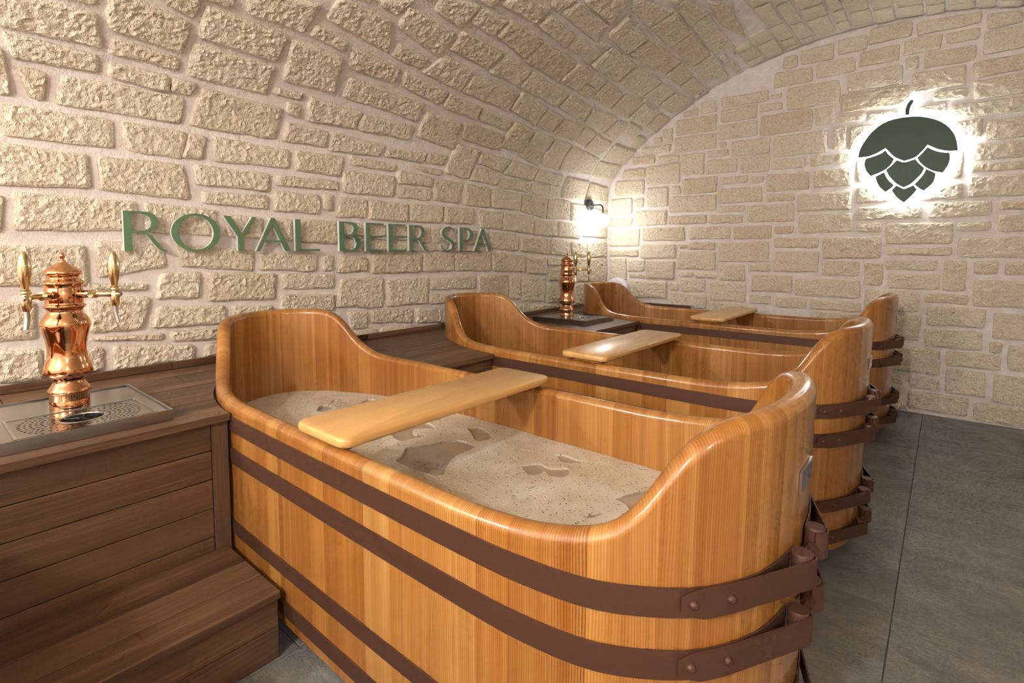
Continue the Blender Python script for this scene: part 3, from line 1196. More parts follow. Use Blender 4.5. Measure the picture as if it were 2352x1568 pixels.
# ------------------------------------------------------------------ bath tubs
TX0 = [(.20, .38), (.215, .30), (.26, .225), (.33, .16), (.42, .113), (.52, .068), (.62, .034), (.72, .013), (.82, .003), (1.0, 0), (1.4, -.002), (1.8, .0), (1.93, .008), (2.03, .028), (2.105, .068), (2.163, .118), (2.210, .195), (2.232, .28), (2.239, .38)]
TWID = 0.76
def cr2(pts, n=14):
    out = []
    P = [Vector((p[0], p[1], 0)) for p in pts]
    P = [Vector((P[0].x + .015, -(P[1].y) + 2 * P[0].y, 0))] + P + [Vector((P[-2].x, 2 * P[-1].y - P[-2].y, 0))]
    for i in range(1, len(P) - 2):
        p0, p1, p2, p3 = P[i - 1:i + 3]
        for k in range(n):
            t = k / n
            out.append(.5 * ((2 * p1) + (p2 - p0) * t + (2 * p0 - 5 * p1 + 4 * p2 - p3) * t * t + (3 * p1 - p0 - 3 * p2 + p3) * t ** 3))
    out.append(P[-2])
    return [(p.x, p.y) for p in out]
HALFD = cr2(TX0)                                  # head centre -> foot centre, dy from the near side
near = [(x, -TWID / 2 + d) for x, d in HALFD]
far = [(x, TWID / 2 - d) for x, d in HALFD][::-1]
OUTL = near + far[1:-1]                           # closed loop: head -> near side -> foot -> far side, local y
TARC = [0.0]
for i in range(len(OUTL)):
    a, b = OUTL[i], OUTL[(i + 1) % len(OUTL)]
    TARC.append(TARC[-1] + hypot(b[0] - a[0], b[1] - a[1]))
TLEN = TARC[-1]
def tub_pt(s):
    s = s % TLEN
    lo, hi = 0, len(TARC) - 1
    while hi - lo > 1:
        m = (lo + hi) // 2
        if TARC[m] <= s: lo = m
        else: hi = m
    t = (s - TARC[lo]) / (TARC[hi] - TARC[lo])
    a, b = OUTL[lo % len(OUTL)], OUTL[hi % len(OUTL)]
    return a[0] + (b[0] - a[0]) * t, a[1] + (b[1] - a[1]) * t
def tub_frame(s):
    p = tub_pt(s)
    a, b = tub_pt(s - 0.012), tub_pt(s + 0.012)
    tx, ty = b[0] - a[0], b[1] - a[1]
    l = hypot(tx, ty)
    return p[0], p[1], ty / l, -tx / l            # outward normal (loop runs counter-clockwise)
S_FOOT = TARC[len(near) - 1]
RIMX = [.20, .30, .36, .412, .467, .52, .568, .65, .8, 1.0, 1.75, 1.9, 2.0, 2.05, 2.082, 2.100, 2.130, 2.149, 2.173, 2.202, 2.239]
RIMZ = [.803, .801, .788, .750, .682, .641, .621, .609, .604, .602, .603, .611, .627, .643, .668, .694, .745, .770, .791, .804, .808]
TZB = 0.07
def lean(x, z):
    w = min(max((x - 1.85) / .4, 0), 1)
    v = min(max((.55 - x) / .35, 0), 1)
    return (w - v * .5) * 0.03 * (z - .56)
TTH = 0.043
def tub_profile(zt):
    r = 0.0205
    pr = [(0, TZB), (0, .3), (0, .52), (0, zt - r - .05), (0, zt - r)]
    for k in range(1, 7):
        a = pi / 2 * k / 6
        pr.append((r - r * cos(a), zt - r + r * sin(a)))
    for k in range(0, 7):
        a = pi / 2 * k / 6
        pr.append((TTH - r + r * sin(a), zt - r + r * cos(a)))
    pr += [(TTH, zt - r - .05), (TTH, .45), (TTH, .16)]
    return pr
def tub_col(s):
    x, y, nx, ny = tub_frame(s)
    zt = smooth_interp(RIMX, RIMZ, x)
    col, vv = [], []
    v = 0
    last = None
    for d, z in tub_profile(zt):
        p = Vector((x - nx * d + lean(x, z), y - ny * d, z))
        col.append(p)
        if last is not None: v += (p - last).length
        last = p
        vv.append(v)
    return col, vv
def make_tub(label, loc):
    root = empty('wooden_bath_tub', loc)
    # stave edges
    r = random.Random(21)
    edges = [0.0]
    while edges[-1] < TLEN:
        edges.append(edges[-1] + r.uniform(0.055, 0.105))
    k = TLEN / edges[-1]
    edges = [e * k for e in edges]
    for a, b in zip(edges[:-1], edges[1:]):
        n = max(3, int(round((b - a) / 0.02)))
        vs, fs, uvs, nrm = [], [], [], []
        ss = [a + (b - a) * i / n for i in range(n + 1)]
        m = None
        for s in ss:
            c, vv = tub_col(s)
            cl, _ = tub_col(s - 0.006)
            cr, _ = tub_col(s + 0.006)
            m = len(c)
            for j, p in enumerate(c):
                ts = cr[j] - cl[j]
                tv = c[min(j + 1, m - 1)] - c[max(j - 1, 0)]
                nn = ts.cross(tv)
                nrm.append(nn.normalized())
                vs.append(p)
                uvs.append((s, vv[j]))
        for i in range(n):
            for j in range(m - 1):
                fs.append([i * m + j, (i + 1) * m + j, (i + 1) * m + j + 1, i * m + j + 1])
        nv = len(vs)
        # underside
        for i in range(n):
            fs.append([i * m, i * m + m - 1, (i + 1) * m + m - 1, (i + 1) * m])
        me = mesh('stave', vs, fs, M['tub'], smooth=True)
        uvl = me.uv_layers.new(name='UVMap')
        for lp in me.loops:
            uvl.data[lp.index].uv = uvs[lp.vertex_index]
        me.normals_split_custom_set_from_vertices([tuple(q) for q in nrm])
        link(bpy.data.objects.new('stave', me), root)
    # bottom
    ring = [tub_frame(TLEN * i / 90) for i in range(90)]
    vs = [(x - nx * (TTH - .004), y - ny * (TTH - .004), .175) for x, y, nx, ny in ring]
    vs += [(x, y, .12) for x, y, z in vs]
    fs = [list(range(90)), list(range(90, 180))[::-1]] + [[i, (i + 1) % 90, 90 + (i + 1) % 90, 90 + i][::-1] for i in range(90)]
    obj('tub_bottom', vs, fs, M['tray_wood'], root)
    for x in (.62, 1.85):
        for y in (-.2, .2):
            vs, fs = lathe([(0, 0), (.03, 0), (.034, .01), (.034, .12), (0, .12)], 16, (x, y, 0))
            obj('foot', vs, fs, M['black'], root, smooth=True, angle=40)
    # hoops
    BY = (-.082, .022)                     # the two clasp barrels, local y
    for z0, z1 in ((.520, .565), (.424, .469), (.208, .247), (.098, .138)):
        zc = (z0 + z1) / 2
        def off(s, d, z):
            x, y, nx, ny = tub_frame(s)
            return Vector((x + nx * d + lean(x, z), y + ny * d, z))
        # arc positions at the foot facing the barrels
        sN = S_FOOT + BY[0]
        sF = S_FOOT + BY[1]
        n = 150
        L = TLEN - (sF - sN)
        vs, fs = [], []
        for i in range(n + 1):
            s = sF + L * i / n
            for d, z in ((.0015, z0), (.0045, z0), (.0045, z1), (.0015, z1)):
                vs.append(off(s, d, z))
        for i in range(n):
            for j in range(4):
                j2 = (j + 1) % 4
                fs.append([i * 4 + j, i * 4 + j2, (i + 1) * 4 + j2, (i + 1) * 4 + j])
        fs += [[0, 1, 2, 3][::-1], [n * 4 + j for j in range(4)]]
        hoop = obj('hoop', vs, fs, M['hoop'], root, smooth=True, angle=30)
        bx = 2.239 + lean(2.239, zc) + .018
        br = .0165
        for yb, sg in ((BY[0], -1), (BY[1], 1)):
            vs, fs = lathe([(0, z0 - .003), (br - .001, z0 - .003), (br, z0), (br, z1 + .002), (br - .001, z1 + .004), (0, z1 + .004)], 24, (bx, yb, 0))
            obj('clasp_barrel', vs, fs, M['hoop'], hoop, smooth=True, angle=40)
            # strap loop: round the barrel, back over the hoop, two rivets
            s_end = S_FOOT + sg * .315
            s_touch = S_FOOT + sg * .215
            path = []
            for i in range(7):
                s = s_end + (s_touch - s_end) * i / 6
                path.append((off(s, .0062, zc), 0))
            for i in range(9):
                a = radians(-18 + 125 * i / 8)
                path.append((Vector((bx + (br + .0015) * cos(a), yb - sg * (br + .0015) * sin(a), zc)), 0))
            pts = [p for p, _ in path]
            vs, fs = [], []
            m = len(pts)
            for i, p in enumerate(pts):
                t = (pts[min(i + 1, m - 1)] - pts[max(i - 1, 0)])
                t.z = 0
                t.normalize()
                nrm = Vector((t.y, -t.x, 0)) * (-sg)
                if nrm.dot(p - Vector((1.9, 0, p.z))) < 0: nrm = -nrm
                # rounded tongue at the free end
                sh = .012 if i == 0 else (.004 if i == 1 else 0)
                for d, z in ((0, z0 + sh), (.003, z0 + sh), (.003, z1 - sh), (0, z1 - sh)):
                    q = p + nrm * d
                    vs.append((q.x, q.y, z))
            for i in range(m - 1):
                for j in range(4):
                    j2 = (j + 1) % 4
                    fs.append([i * 4 + j, i * 4 + j2, (i + 1) * 4 + j2, (i + 1) * 4 + j])
            fs += [[0, 1, 2, 3][::-1], [(m - 1) * 4 + j for j in range(4)]]
            bm_obj('strap_loop', fix_normals(vs, fs), M['hoop'], hoop, smooth=True, angle=30)
            for sr in (.297, .238):
                x, y, nx, ny = tub_frame(S_FOOT + sg * sr)
                pr = [(.0072, 0), (.0070, .0018), (.0055, .0042), (.003, .0056), (0, .006)]
                vs, fs = lathe(pr, 14)
                R = Vector((nx, ny, 0)).to_track_quat('Z', 'Y').to_matrix()
                base = Vector((x + nx * .0088 + lean(x, zc), y + ny * .0088, zc))
                obj('rivet', [base + R @ Vector(v) for v in vs], fs, M['hoop'], hoop, smooth=True)
        # bolt through both barrels with its nut
        vs, fs = tube([(bx, BY[0] - .002, zc - .004), (bx, BY[1] + .03, zc - .004)], .006, 12)
        obj('bolt', vs, fs, M['hoop'], hoop, smooth=True, angle=40)
        vs, fs = tube([(bx, BY[1] - .034, zc - .004), (bx, BY[1] - .016, zc - .004)], .0105, 6)
        obj('nut', vs, fs, M['hoop'], hoop)
    # maker's plate on the foot end
    vs, fs = [], []
    n = 10
    for i in range(n + 1):
        s = S_FOOT - .044 + .084 * i / n
        for d, z in ((.0005, .650), (.0045, .650), (.0045, .686), (.0005, .686)):
            x, y, nx, ny = tub_frame(s)
            vs.append((x + nx * d + lean(x, z), y + ny * d, z))
    for i in range(n):
        for j in range(4):
            j2 = (j + 1) % 4
            fs.append([i * 4 + j, i * 4 + j2, (i + 1) * 4 + j2, (i + 1) * 4 + j])
    fs += [[0, 1, 2, 3][::-1], [n * 4 + j for j in range(4)]]
    tag(obj('name_plate', vs, fs, M['chrome'], root, smooth=True, angle=30), 'small chrome plate')
    return tag(root, label, 'bath tub', 'wooden bath tubs')

def copy_tree(o, parent=None):
    c = o.copy()
    COL.objects.link(c)
    c.parent = parent
    for ch in list(o.children):
        copy_tree(ch, c)
    return c

TUBY = (-3.25, -2.09, -0.60)              # long axes of the three tubs
tub1 = make_tub('nearest lacquered wooden bath tub, filled with foamy beer water, four brown steel hoops', (0, TUBY[0], 0))
tub2 = copy_tree(tub1)
tub2.location = (-.018, TUBY[1], 0)
tub2['label'] = 'middle one of the three wooden bath tubs, its tray board shining white'
tub3 = copy_tree(tub1)
tub3.location = (-.032, TUBY[2], 0)
tub3['label'] = 'farthest wooden bath tub, beside the stone wall with the hop sign'

# one more tub of the row stands just left of the picture; its rim shades the step
tub0 = copy_tree(tub1)
tub0.location = (0, -4.75, 0)
tub0['label'] = 'wooden bath tub on the other side of the left beer tower'

# ------------------------------------------------------------------ tray boards
def make_board(label, loc, group):
    root = empty('tub_tray_board', loc)
    w2, l2, r, t = .108, .388, .028, .025
    loop = []
    for cx, cy, a0 in ((w2 - r, l2 - r, 0), (-w2 + r, l2 - r, 90), (-w2 + r, -l2 + r, 180), (w2 - r, -l2 + r, 270)):
        for k in range(7):
            a = radians(a0 + 90 * k / 6)
            loop.append((cx + r * cos(a), cy + r * sin(a)))
    n = len(loop)
    prof = [(.007, 0), (.0025, .002), (0, .007), (0, t - .007), (.0025, t - .002), (.007, t)]
    vs, fs = [], []
    for ins, z in prof:
        for x, y in loop:
            kx, ky = (w2 - ins) / w2, (l2 - ins) / l2
            vs.append((x * kx, y * ky, z + .010))
    for j in range(len(prof) - 1):
        for k in range(n):
            fs.append([j * n + k, j * n + (k + 1) % n, (j + 1) * n + (k + 1) % n, (j + 1) * n + k])
    fs += [list(range(n))[::-1], [(len(prof) - 1) * n + k for k in range(n)]]
    obj('board', vs, fs, M['tray_wood'], root, smooth=True, angle=40)
    for x in (-.07, .07):
        for y in (-.352, .352):
            vs, fs = lathe([(0, 0), (.012, 0), (.017, .004), (.018, .0095), (0, .0105)], 16, (x, y, 0))
            tag(obj('silicone_pad', vs, fs, M['silicone'], root, smooth=True, angle=50), 'clear round pad')
    return tag(root, label, 'tray board', group)
zr = .6045
b1 = make_board('pale wooden tray board lying across the nearest tub with the foam', (1.315, TUBY[0], zr), 'tray boards across the tubs')
b2 = copy_tree(b1); b2.location = (1.30, TUBY[1], zr)
b2['label'] = 'wooden tray board across the middle tub, bright with white lamp glare'
b3 = copy_tree(b1); b3.location = (1.27, TUBY[2], zr)
b3['label'] = 'wooden tray board across the farthest tub by the end wall'

# ------------------------------------------------------------------ water and foam of the nearest tub
WZ = .440
inner = []
for i in range(140):
    x, y, nx, ny = tub_frame(TLEN * i / 140)
    inner.append((x - nx * (TTH + .001) + lean(x, WZ), y - ny * (TTH + .001)))
wat = empty('bath_water', (0, TUBY[0], 0))
tag(wat, 'cloudy brown beer bath under patchy foam in the nearest tub', 'bath water')
vs, fs = slab([inner], .30, WZ, lambda a, b, h: (a, b, h))
obj('water', vs, fs, M['water'], wat)
def densify(lp, step=.012, jit=.003):
    out = []
    for i in range(len(lp)):
        a, b = Vector(lp[i]), Vector(lp[(i + 1) % len(lp)])
        m = max(1, int((b - a).length / step))
        for k in range(m):
            p = a.lerp(b, k / m)
            out.append((p.x + rng.uniform(-jit, jit), p.y + rng.uniform(-jit, jit)))
    return out
holes = []
inset = [(x, y) for x, y in inner]
for t in FOAM:
    n = [int(v) / 1000 for v in t.split()]
    lp = [(n[i], n[i + 1]) for i in range(0, len(n), 2)]
    P = hermite([(p[0], p[1], 0) for p in lp] + [(lp[0][0], lp[0][1], 0)], 4)[:-1]
    lp = [(p.x + rng.uniform(-.002, .002), p.y + rng.uniform(-.002, .002)) for p in P]
    cx, cy = sum(p[0] for p in lp) / len(lp), sum(p[1] for p in lp) / len(lp)
    def clampin(p):
        q = Vector(p)
        c = Vector((cx, cy))
        for k in range(30):
            if inpoly(inner, q.x, q.y): break
            q = q.lerp(c, .12)
        return (q.x, q.y)
    holes.append([clampin(p) for p in lp])
grid = []
gx = .2
while gx < 2.26:
    gy = -.36
    while gy < .36:
        p = (gx + rng.uniform(-.005, .005), gy + rng.uniform(-.005, .005))
        if inpoly(inner, *p) and not any(inpoly(h, *p) for h in holes):
            grid.append(p)
        gy += .022
    gx += .022
def foam_z(a, b):
    m1 = math.exp(-(((a - 1.66) / .18) ** 2 + ((b + .12) / .13) ** 2)) * .009
    m2 = math.exp(-(((a - .50) / .12) ** 2 + ((b - .02) / .12) ** 2)) * .010
    return m1 + m2 + .0025 * noise.noise(Vector((a * 14, b * 14, 1.0)))
vs, fs = slab([inner] + holes, WZ - .002, WZ + .0055, lambda a, b, h: (a, b, h + (foam_z(a, b) if h > WZ else 0)), grid)
fo = bm_obj('foam', fix_normals(vs, fs), M['foam'], wat, smooth=True, angle=50)
tag(fo, 'beige froth with open holes', kind='stuff')

# ------------------------------------------------------------------ wooden platform bays
PZ, PX = .576, .818
def dyx(x):
    """distance of the tub side from its near edge line at height of the platform"""
    if x <= .2: return .38
    best = .0
    for (xa, da), (xb, db) in zip(HALFD[:-1], HALFD[1:]):
        if xa <= x <= xb:
            return da + (db - da) * (x - xa) / max(xb - xa, 1e-9)
    return 0.0
GAP = .007
def near_edge(i):
    return lambda x: TUBY[i] - TWID / 2 + dyx(x) - GAP
def far_edge(i):
    return lambda x: TUBY[i] + TWID / 2 - dyx(x) + GAP
def poly_prism(name, loop, z0, z1, mat, parent):
    n = len(loop)
    vs = [(x, y, z0) for x, y in loop] + [(x, y, z1) for x, y in loop]
    fs = [list(range(n))[::-1], list(range(n, 2 * n))] + [[i, (i + 1) % n, n + (i + 1) % n, n + i] for i in range(n)]
    return bm_obj(name, fix_normals(vs, fs), mat, parent)
XJ = [.024, .048, .165, .28, .395, .508, .62, .735, PX]
def bay(label, fa, fb, seams, post_a=False, post_b=True, down=0.0):
    c = (0.4, (fa(.8) + fb(.8)) / 2, 0)
    root = empty('wooden_platform', c)
    ox, oy = c[0], c[1]
    for k in range(len(XJ) - 1):
        xa, xb = XJ[k] + .0014, XJ[k + 1] - .0014
        m = 6
        xs = [xa + (xb - xa) * i / m for i in range(m + 1)]
        cuts = [None] + seams[k % len(seams)] + [None]
        for a, b in zip(cuts[:-1], cuts[1:]):
            lo = [(x, fa(x)) for x in xs] if a is None else [(x, a + .0012) for x in xs]
            hi = [(x, fb(x)) for x in xs] if b is None else [(x, b - .0012) for x in xs]
            if min(h[1] - l[1] for h, l in zip(hi, lo)) < .01: continue
            loop = lo + hi[::-1]
            poly_prism('plank', [(x - ox, y - oy) for x, y in loop], PZ - (.021 if k == len(XJ) - 2 else .019), PZ + rng.uniform(-.0006, .0006), M['plank'], root)
    y0, y1 = fa(.80), fb(.80)
    pw = .046
    ya = y0 + .004 + (pw if post_a else 0)
    yb = y1 - .004 - (pw if post_b else 0)
    zs = [.553, .474, .389, .302, .217, .131, .045, .004]
    for z1, z0 in zip(zs[:-1], zs[1:]):
        box('front_board', (.786 - ox, ya - oy, z0 + .0014), (.803 - ox, yb - oy, z1 - .0014), M['plank'], root, .0008)
    if post_b: box('corner_post', (.77 - ox, yb + .002 - oy, .004), (.806 - ox, y1 - .004 - oy, .5535), M['post'], root, .001)
    if post_a: box('corner_post', (.77 - ox, y0 + .004 - oy, .004), (.806 - ox, ya - .002 - oy, .5535), M['post'], root, .001)
    return tag(root, label, 'platform', 'plank platform between the tubs'), (ox, oy)
cst = lambda v: (lambda x: v)
pa, oa = bay('brown plank platform carrying the beer tower left of the nearest tub', lambda x: -4.75 + TWID / 2 - dyx(x) + GAP, near_edge(0),
             [[], [-4.05], [-3.58], [], [-3.77], [], [-3.95], []], post_a=True)
pb, ob = bay('narrow brown plank platform between the nearest and the middle tub', far_edge(0), near_edge(1),
             [[], [], [-2.78], [], [], [-2.62], [-2.6], []], post_a=True)
pc, oc = bay('brown plank platform with the second beer tower, between middle and farthest tub', far_edge(1), near_edge(2),
             [[], [], [-1.45], [], [], [-1.2], [-1.62], []], post_a=True)
pd, od = bay('narrow strip of plank platform between the farthest tub and the end wall', far_edge(2), cst(-.026),
             [[]], post_a=True, post_b=False)
# low rail along the walls
def rail(parent, o, lo, hi):
    box('back_rail', (lo[0] - o[0], lo[1] - o[1], lo[2]), (hi[0] - o[0], hi[1] - o[1], hi[2]), M['plank'] if hi[1] - lo[1] > .1 else M['plankx'], parent, .001)
RZ0, RZ1 = PZ + .0008, PZ + .029
for y0, y1 in ((-4.74, -4.26), (-4.258, -3.545), (-3.543, -3.25)): rail(pa, oa, (.019, y0, RZ0), (.033, y1, RZ1))
for y0, y1 in ((-3.248, -2.62), (-2.618, -2.09)): rail(pb, ob, (.019, y0, RZ0), (.033, y1, RZ1))
for y0, y1 in ((-2.088, -1.36), (-1.358, -.60)): rail(pc, oc, (.019, y0, RZ0), (.033, y1, RZ1))
rail(pd, od, (.019, -.598, RZ0), (.033, -.036, RZ1))
rail(pd, od, (.019, -.034, RZ0), (.44, -.019, RZ1))
rail(pd, od, (.442, -.034, RZ0), (.80, -.019, RZ1))

# step in front of the first bay
SZ, SY = .180, -3.650
st = empty('wooden_step', (.97, -4.0, 0))
tag(st, 'low brown plank step in front of the platform at lower left', 'step')
def sb(name, lo, hi, mat, bev=.001):
    box(name, (lo[0] - .97, lo[1] + 4.0, lo[2]), (hi[0] - .97, hi[1] + 4.0, hi[2]), mat, st, bev)
for x0, x1 in ((.808, .9285), (.9315, 1.0265), (1.0295, 1.136)):
    sb('plank', (x0, -4.345, SZ - .020), (x1, SY, SZ), M['plank'], .0012)
for z0, z1 in ((.002, .083), (.085, .158)):
    sb('front_board', (1.112, -4.341, z0), (1.129, SY - .004, z1), M['plank'])
    sb('side_board', (.812, SY - .02, z0), (1.110, SY - .004, z1), M['plankx'])

# ------------------------------------------------------------------ beer towers with drip tray
def make_tower(label, loc, ang, L):
    root = empty('beer_tower', loc)
    k, kr = .445 / 1435, .000242
    P = [(65, 0), (70, 14), (80, 26), (95, 31), (110, 28), (122, 20), (130, 19), (137, 30), (145, 36), (150, 33), (157, 38), (170, 62), (190, 100), (215, 148), (235, 172), (250, 179), (262, 178), (272, 165), (284, 147), (298, 146), (310, 153), (325, 182), (337, 200), (347, 205), (355, 200), (361, 186), (366, 181), (368, 178), (385, 179), (393, 176), (398, 180), (520, 180), (525, 177), (533, 180), (540, 180), (547, 197), (556, 203), (566, 200), (576, 186), (592, 168), (610, 164), (630, 176), (660, 208), (690, 228), (720, 236), (745, 235), (790, 222), (860, 200), (930, 188), (990, 186), (1040, 192), (1085, 213), (1125, 230), (1160, 236), (1185, 230), (1205, 215), (1218, 200), (1230, 168), (1240, 150), (1252, 145), (1266, 150), (1285, 160), (1310, 182), (1335, 202), (1352, 205), (1362, 200), (1370, 192), (1372, 190), (1424, 190), (1428, 187), (1433, 190), (1500, 190), (1500, 0)]
    prof = [(r * kr, (1500 - y) * k) for y, r in P][::-1]
    vs, fs = lathe(prof, 48)
    obj('column', vs, fs, M['copper'], root, smooth=True, angle=60)
    zt = .326
    for sg in (1, -1):
        a = radians(ang) * sg
        d = Vector((cos(a), sin(a), 0))
        U = Vector((0, 0, 1))
        def along(r0, r1, n=16):
            return [d * r0 + U * zt, d * r1 + U * zt]
        vs, fs = tube(along(.036, .062), .0115, 18)
        spig = obj('spigot', vs, fs, M['copper'], root, smooth=True, angle=40)
        tap = tube([d * q + U * zt for q in (.060, .078, .0785, .082, .0825, .092, .0925, .118, L - .016, L + .014)], [.0105, .0105, .0125, .0125, .0115, .0115, .0085, .0075, .008, .008], 18)
        tp = obj('tap_body', tap[0], tap[1], M['brass'], root, smooth=True, angle=40)
        # union ring and side valve
        side = Vector((-d.y, d.x, 0)) * (-sg if sg > 0 else 1)
        vs, fs = tube([d * .090 + U * zt - side * .015, d * .090 + U * zt + side * .019], .0085, 16)
        obj('side_valve', vs, fs, M['brass'], tp, smooth=True, angle=40)
        # nose screw
        vs, fs = tube([d * (L + .012) + U * zt, d * (L + .017) + U * zt], .0065, 16)
        obj('screw', vs, fs, M['chrome'], tp, smooth=True, angle=40)
        c = d * L
        # socket above and below the body
        vs, fs = lathe([(0, -.034), (.0075, -.034), (.0105, -.026), (.0115, -.006), (.0105, .004), (.0085, .010), (.0105, .0105), (.0118, .014), (.0105, .018), (.009, .019), (.0105, .021), (.0105, .0225), (0, .0225)], 22, (c.x, c.y, zt))
        obj('faucet', vs, fs, M['brass'], tp, smooth=True, angle=50)
        vs, fs = lathe([(0, .021), (.0072, .021), (.0082, .030), (.0112, .044), (.0138, .060), (.0147, .072), (.0145, .084), (.0128, .098), (.0098, .110), (.0058, .1185), (.003, .1213), (0, .122)], 24, (c.x, c.y, zt))
        obj('tap_handle', vs, fs, M['brass'], tp, smooth=True, angle=60)
        pts = [c + U * (zt - .032), c + U * (zt - .05) - d * .0, c + U * (zt - .066) + d * .003, c + U * (zt - .082) + d * .007]
        vs, fs = tube(pts, .0062, 14)
        obj('spout', vs, fs, M['chrome'], tp, smooth=True, angle=40)
    return tag(root, label, 'beer tap', 'copper beer towers')
TRZ = PZ + .0305
t1 = make_tower('polished copper beer tower with two brass taps at the left edge', (.478, -3.938, PZ + .0272), 40, .146)
t2 = make_tower('distant copper beer tower near the corner wall lamp', (.395, -1.245, PZ + .0272), 34, .150)

def make_tray(label, loc):
    root = empty('drip_tray', loc)           # origin: middle of the front edge, underside
    DX, HY, H = .43, .18, .030
    x0, x1 = -DX, 0.0
    gx0, gx1, gy = -.218, -.022, .140        # perforated insert
    def rect(a, b, c, d, r=.0):
        return [(a, c), (b, c), (b, d), (a, d)]
    # body: skirt and top deck with the opening for the insert
    vs, fs = slab([rect(x0, x1, -HY, HY), rect(gx0, gx1, -gy, gy)], 0.0, H - .004, lambda a, b, h: (a, b, h))
    bm_obj('basin', fix_normals(vs, fs), M['steel'], root)
    # raised outer rim
    vs, fs = slab([rect(x0, x1, -HY, HY), rect(x0 + .006, x1 - .006, -HY + .006, HY - .006)], H - .004, H, lambda a, b, h: (a, b, h))
    bm_obj('rim', fix_normals(vs, fs), M['steel'], root)
    vs, fs = slab([rect(gx0 - .006, gx1 + .006, -gy - .006, gy + .006), rect(gx0, gx1, -gy, gy)], H - .005, H - .0015, lambda a, b, h: (a, b, h))
    bm_obj('insert_frame', fix_normals(vs, fs), M['chrome'], root)
    box('sump', (gx0 - .001, -gy - .001, .001), (gx1 + .001, gy + .001, .010), M['darkvoid'], root)
    # perforated grate with the round glass rinser
    cx = (gx0 + gx1) / 2
    loops = [rect(gx0, gx1, -gy, gy)]
    loops.append([(cx + .0485 * cos(2 * pi * k / 40), .0485 * sin(2 * pi * k / 40)) for k in range(40)])
    for ri, rr in enumerate((.060, .071, .082, .093, .104, .115, .126)):
        m = int(2 * pi * rr / (.0125 if ri % 2 else .017))
        for k in range(m):
            a = 2 * pi * (k + .5 * (ri % 2)) / m
            px, py = cx + rr * cos(a), rr * sin(a)
            hr = (.0024 if ri % 2 else .0036)
            if gx0 + .008 < px < gx1 - .008 and -gy + .008 < py < gy - .008:
                loops.append([(px + hr * cos(2 * pi * q / 7), py + hr * sin(2 * pi * q / 7)) for q in range(7)])
    vs, fs = slab(loops, H - .0055, H - .004, lambda a, b, h: (a, b, h))
    tag(bm_obj('grate', fix_normals(vs, fs), M['steel'], root), 'perforated steel plate')
    vs, fs = lathe([(.0455, H - .006), (.0458, H - .0035), (.0475, H - .0025), (.0495, H - .0032), (.0505, H - .0045)], 40, (cx, 0, 0))
    rg = obj('rinser_ring', vs, fs, M['chrome'], root, smooth=True, angle=60)
    bm = bmesh.new()
    vs, fs = lathe([(0, H - .012), (.0456, H - .012), (.0456, H - .0062), (.043, H - .0065), (.041, H - .0080), (0, H - .0085)], 32, (cx, 0, 0))
    obj('rinser_cup', vs, fs, M['black'], root, smooth=True, angle=40)
    sp_v, sp_f = [], []
    for k in range(5):
        a = 2 * pi * k / 5 + .3
        v, f = tube([(cx + .006 * cos(a), .006 * sin(a), H - .0060), (cx + .043 * cos(a), .043 * sin(a), H - .0060)], .0018, 8)
        b = len(sp_v); sp_v += v; sp_f += [[i + b for i in q] for q in f]
    v, f = lathe([(0, H - .010), (.007, H - .010), (.007, H - .005), (.004, H - .0035), (0, H - .0035)], 16, (cx, 0, 0))
    b = len(sp_v); sp_v += v; sp_f += [[i + b for i in q] for q in f]
    obj('rinser_spinner', sp_v, sp_f, M['black'], root, smooth=True, angle=40)
    return tag(root, label, 'drip tray', 'steel drip trays under the towers')
d1 = make_tray('stainless drip tray with perforated grate under the left beer tower', (.757, -3.940, PZ + .0008))
d2 = copy_tree(d1)
d2.location = (.665, -1.25, PZ + .0008)
d2['label'] = 'stainless drip tray under the distant beer tower by the middle tub'

# ------------------------------------------------------------------ wall lettering
def loop(t):
    n = [float(v) for v in t.split()]
    return [(n[i], n[i + 1]) for i in range(0, len(n), 2)]
def ell(cx, cy, rx, ry, n=44):
    return [(cx + rx * cos(2 * pi * k / n), cy + ry * sin(2 * pi * k / n)) for k in range(n)]
def smooth_loop(lp, n=3, sharp=28):
    """round the gently bending corners of a loop, keep the hard ones"""
    out = []
    m = len(lp)
    for i in range(m):
        p0, p1, p2, p3 = [Vector((*lp[(i + k) % m], 0)) for k in (-1, 0, 1, 2)]
        def turn(a, b, c):
            u, v = b - a, c - b
            if u.length < 1e-6 or v.length < 1e-6: return 180
            return math.degrees(u.angle(v))
        d = (p2 - p1).length
        s1, s2 = turn(p0, p1, p2) < sharp, turn(p1, p2, p3) < sharp
        m1 = ((p2 - p0).normalized() * d) if s1 else (p2 - p1)
        m2 = ((p3 - p1).normalized() * d) if s2 else (p2 - p1)
        if not s1 and not s2:
            out.append((p1.x, p1.y)); continue
        for k in range(n):
            t = k / n
            t2, t3 = t * t, t ** 3
            q = p1 * (2 * t3 - 3 * t2 + 1) + m1 * (t3 - 2 * t2 + t) + p2 * (-2 * t3 + 3 * t2) + m2 * (t3 - t2)
            out.append((q.x, q.y))
    return out
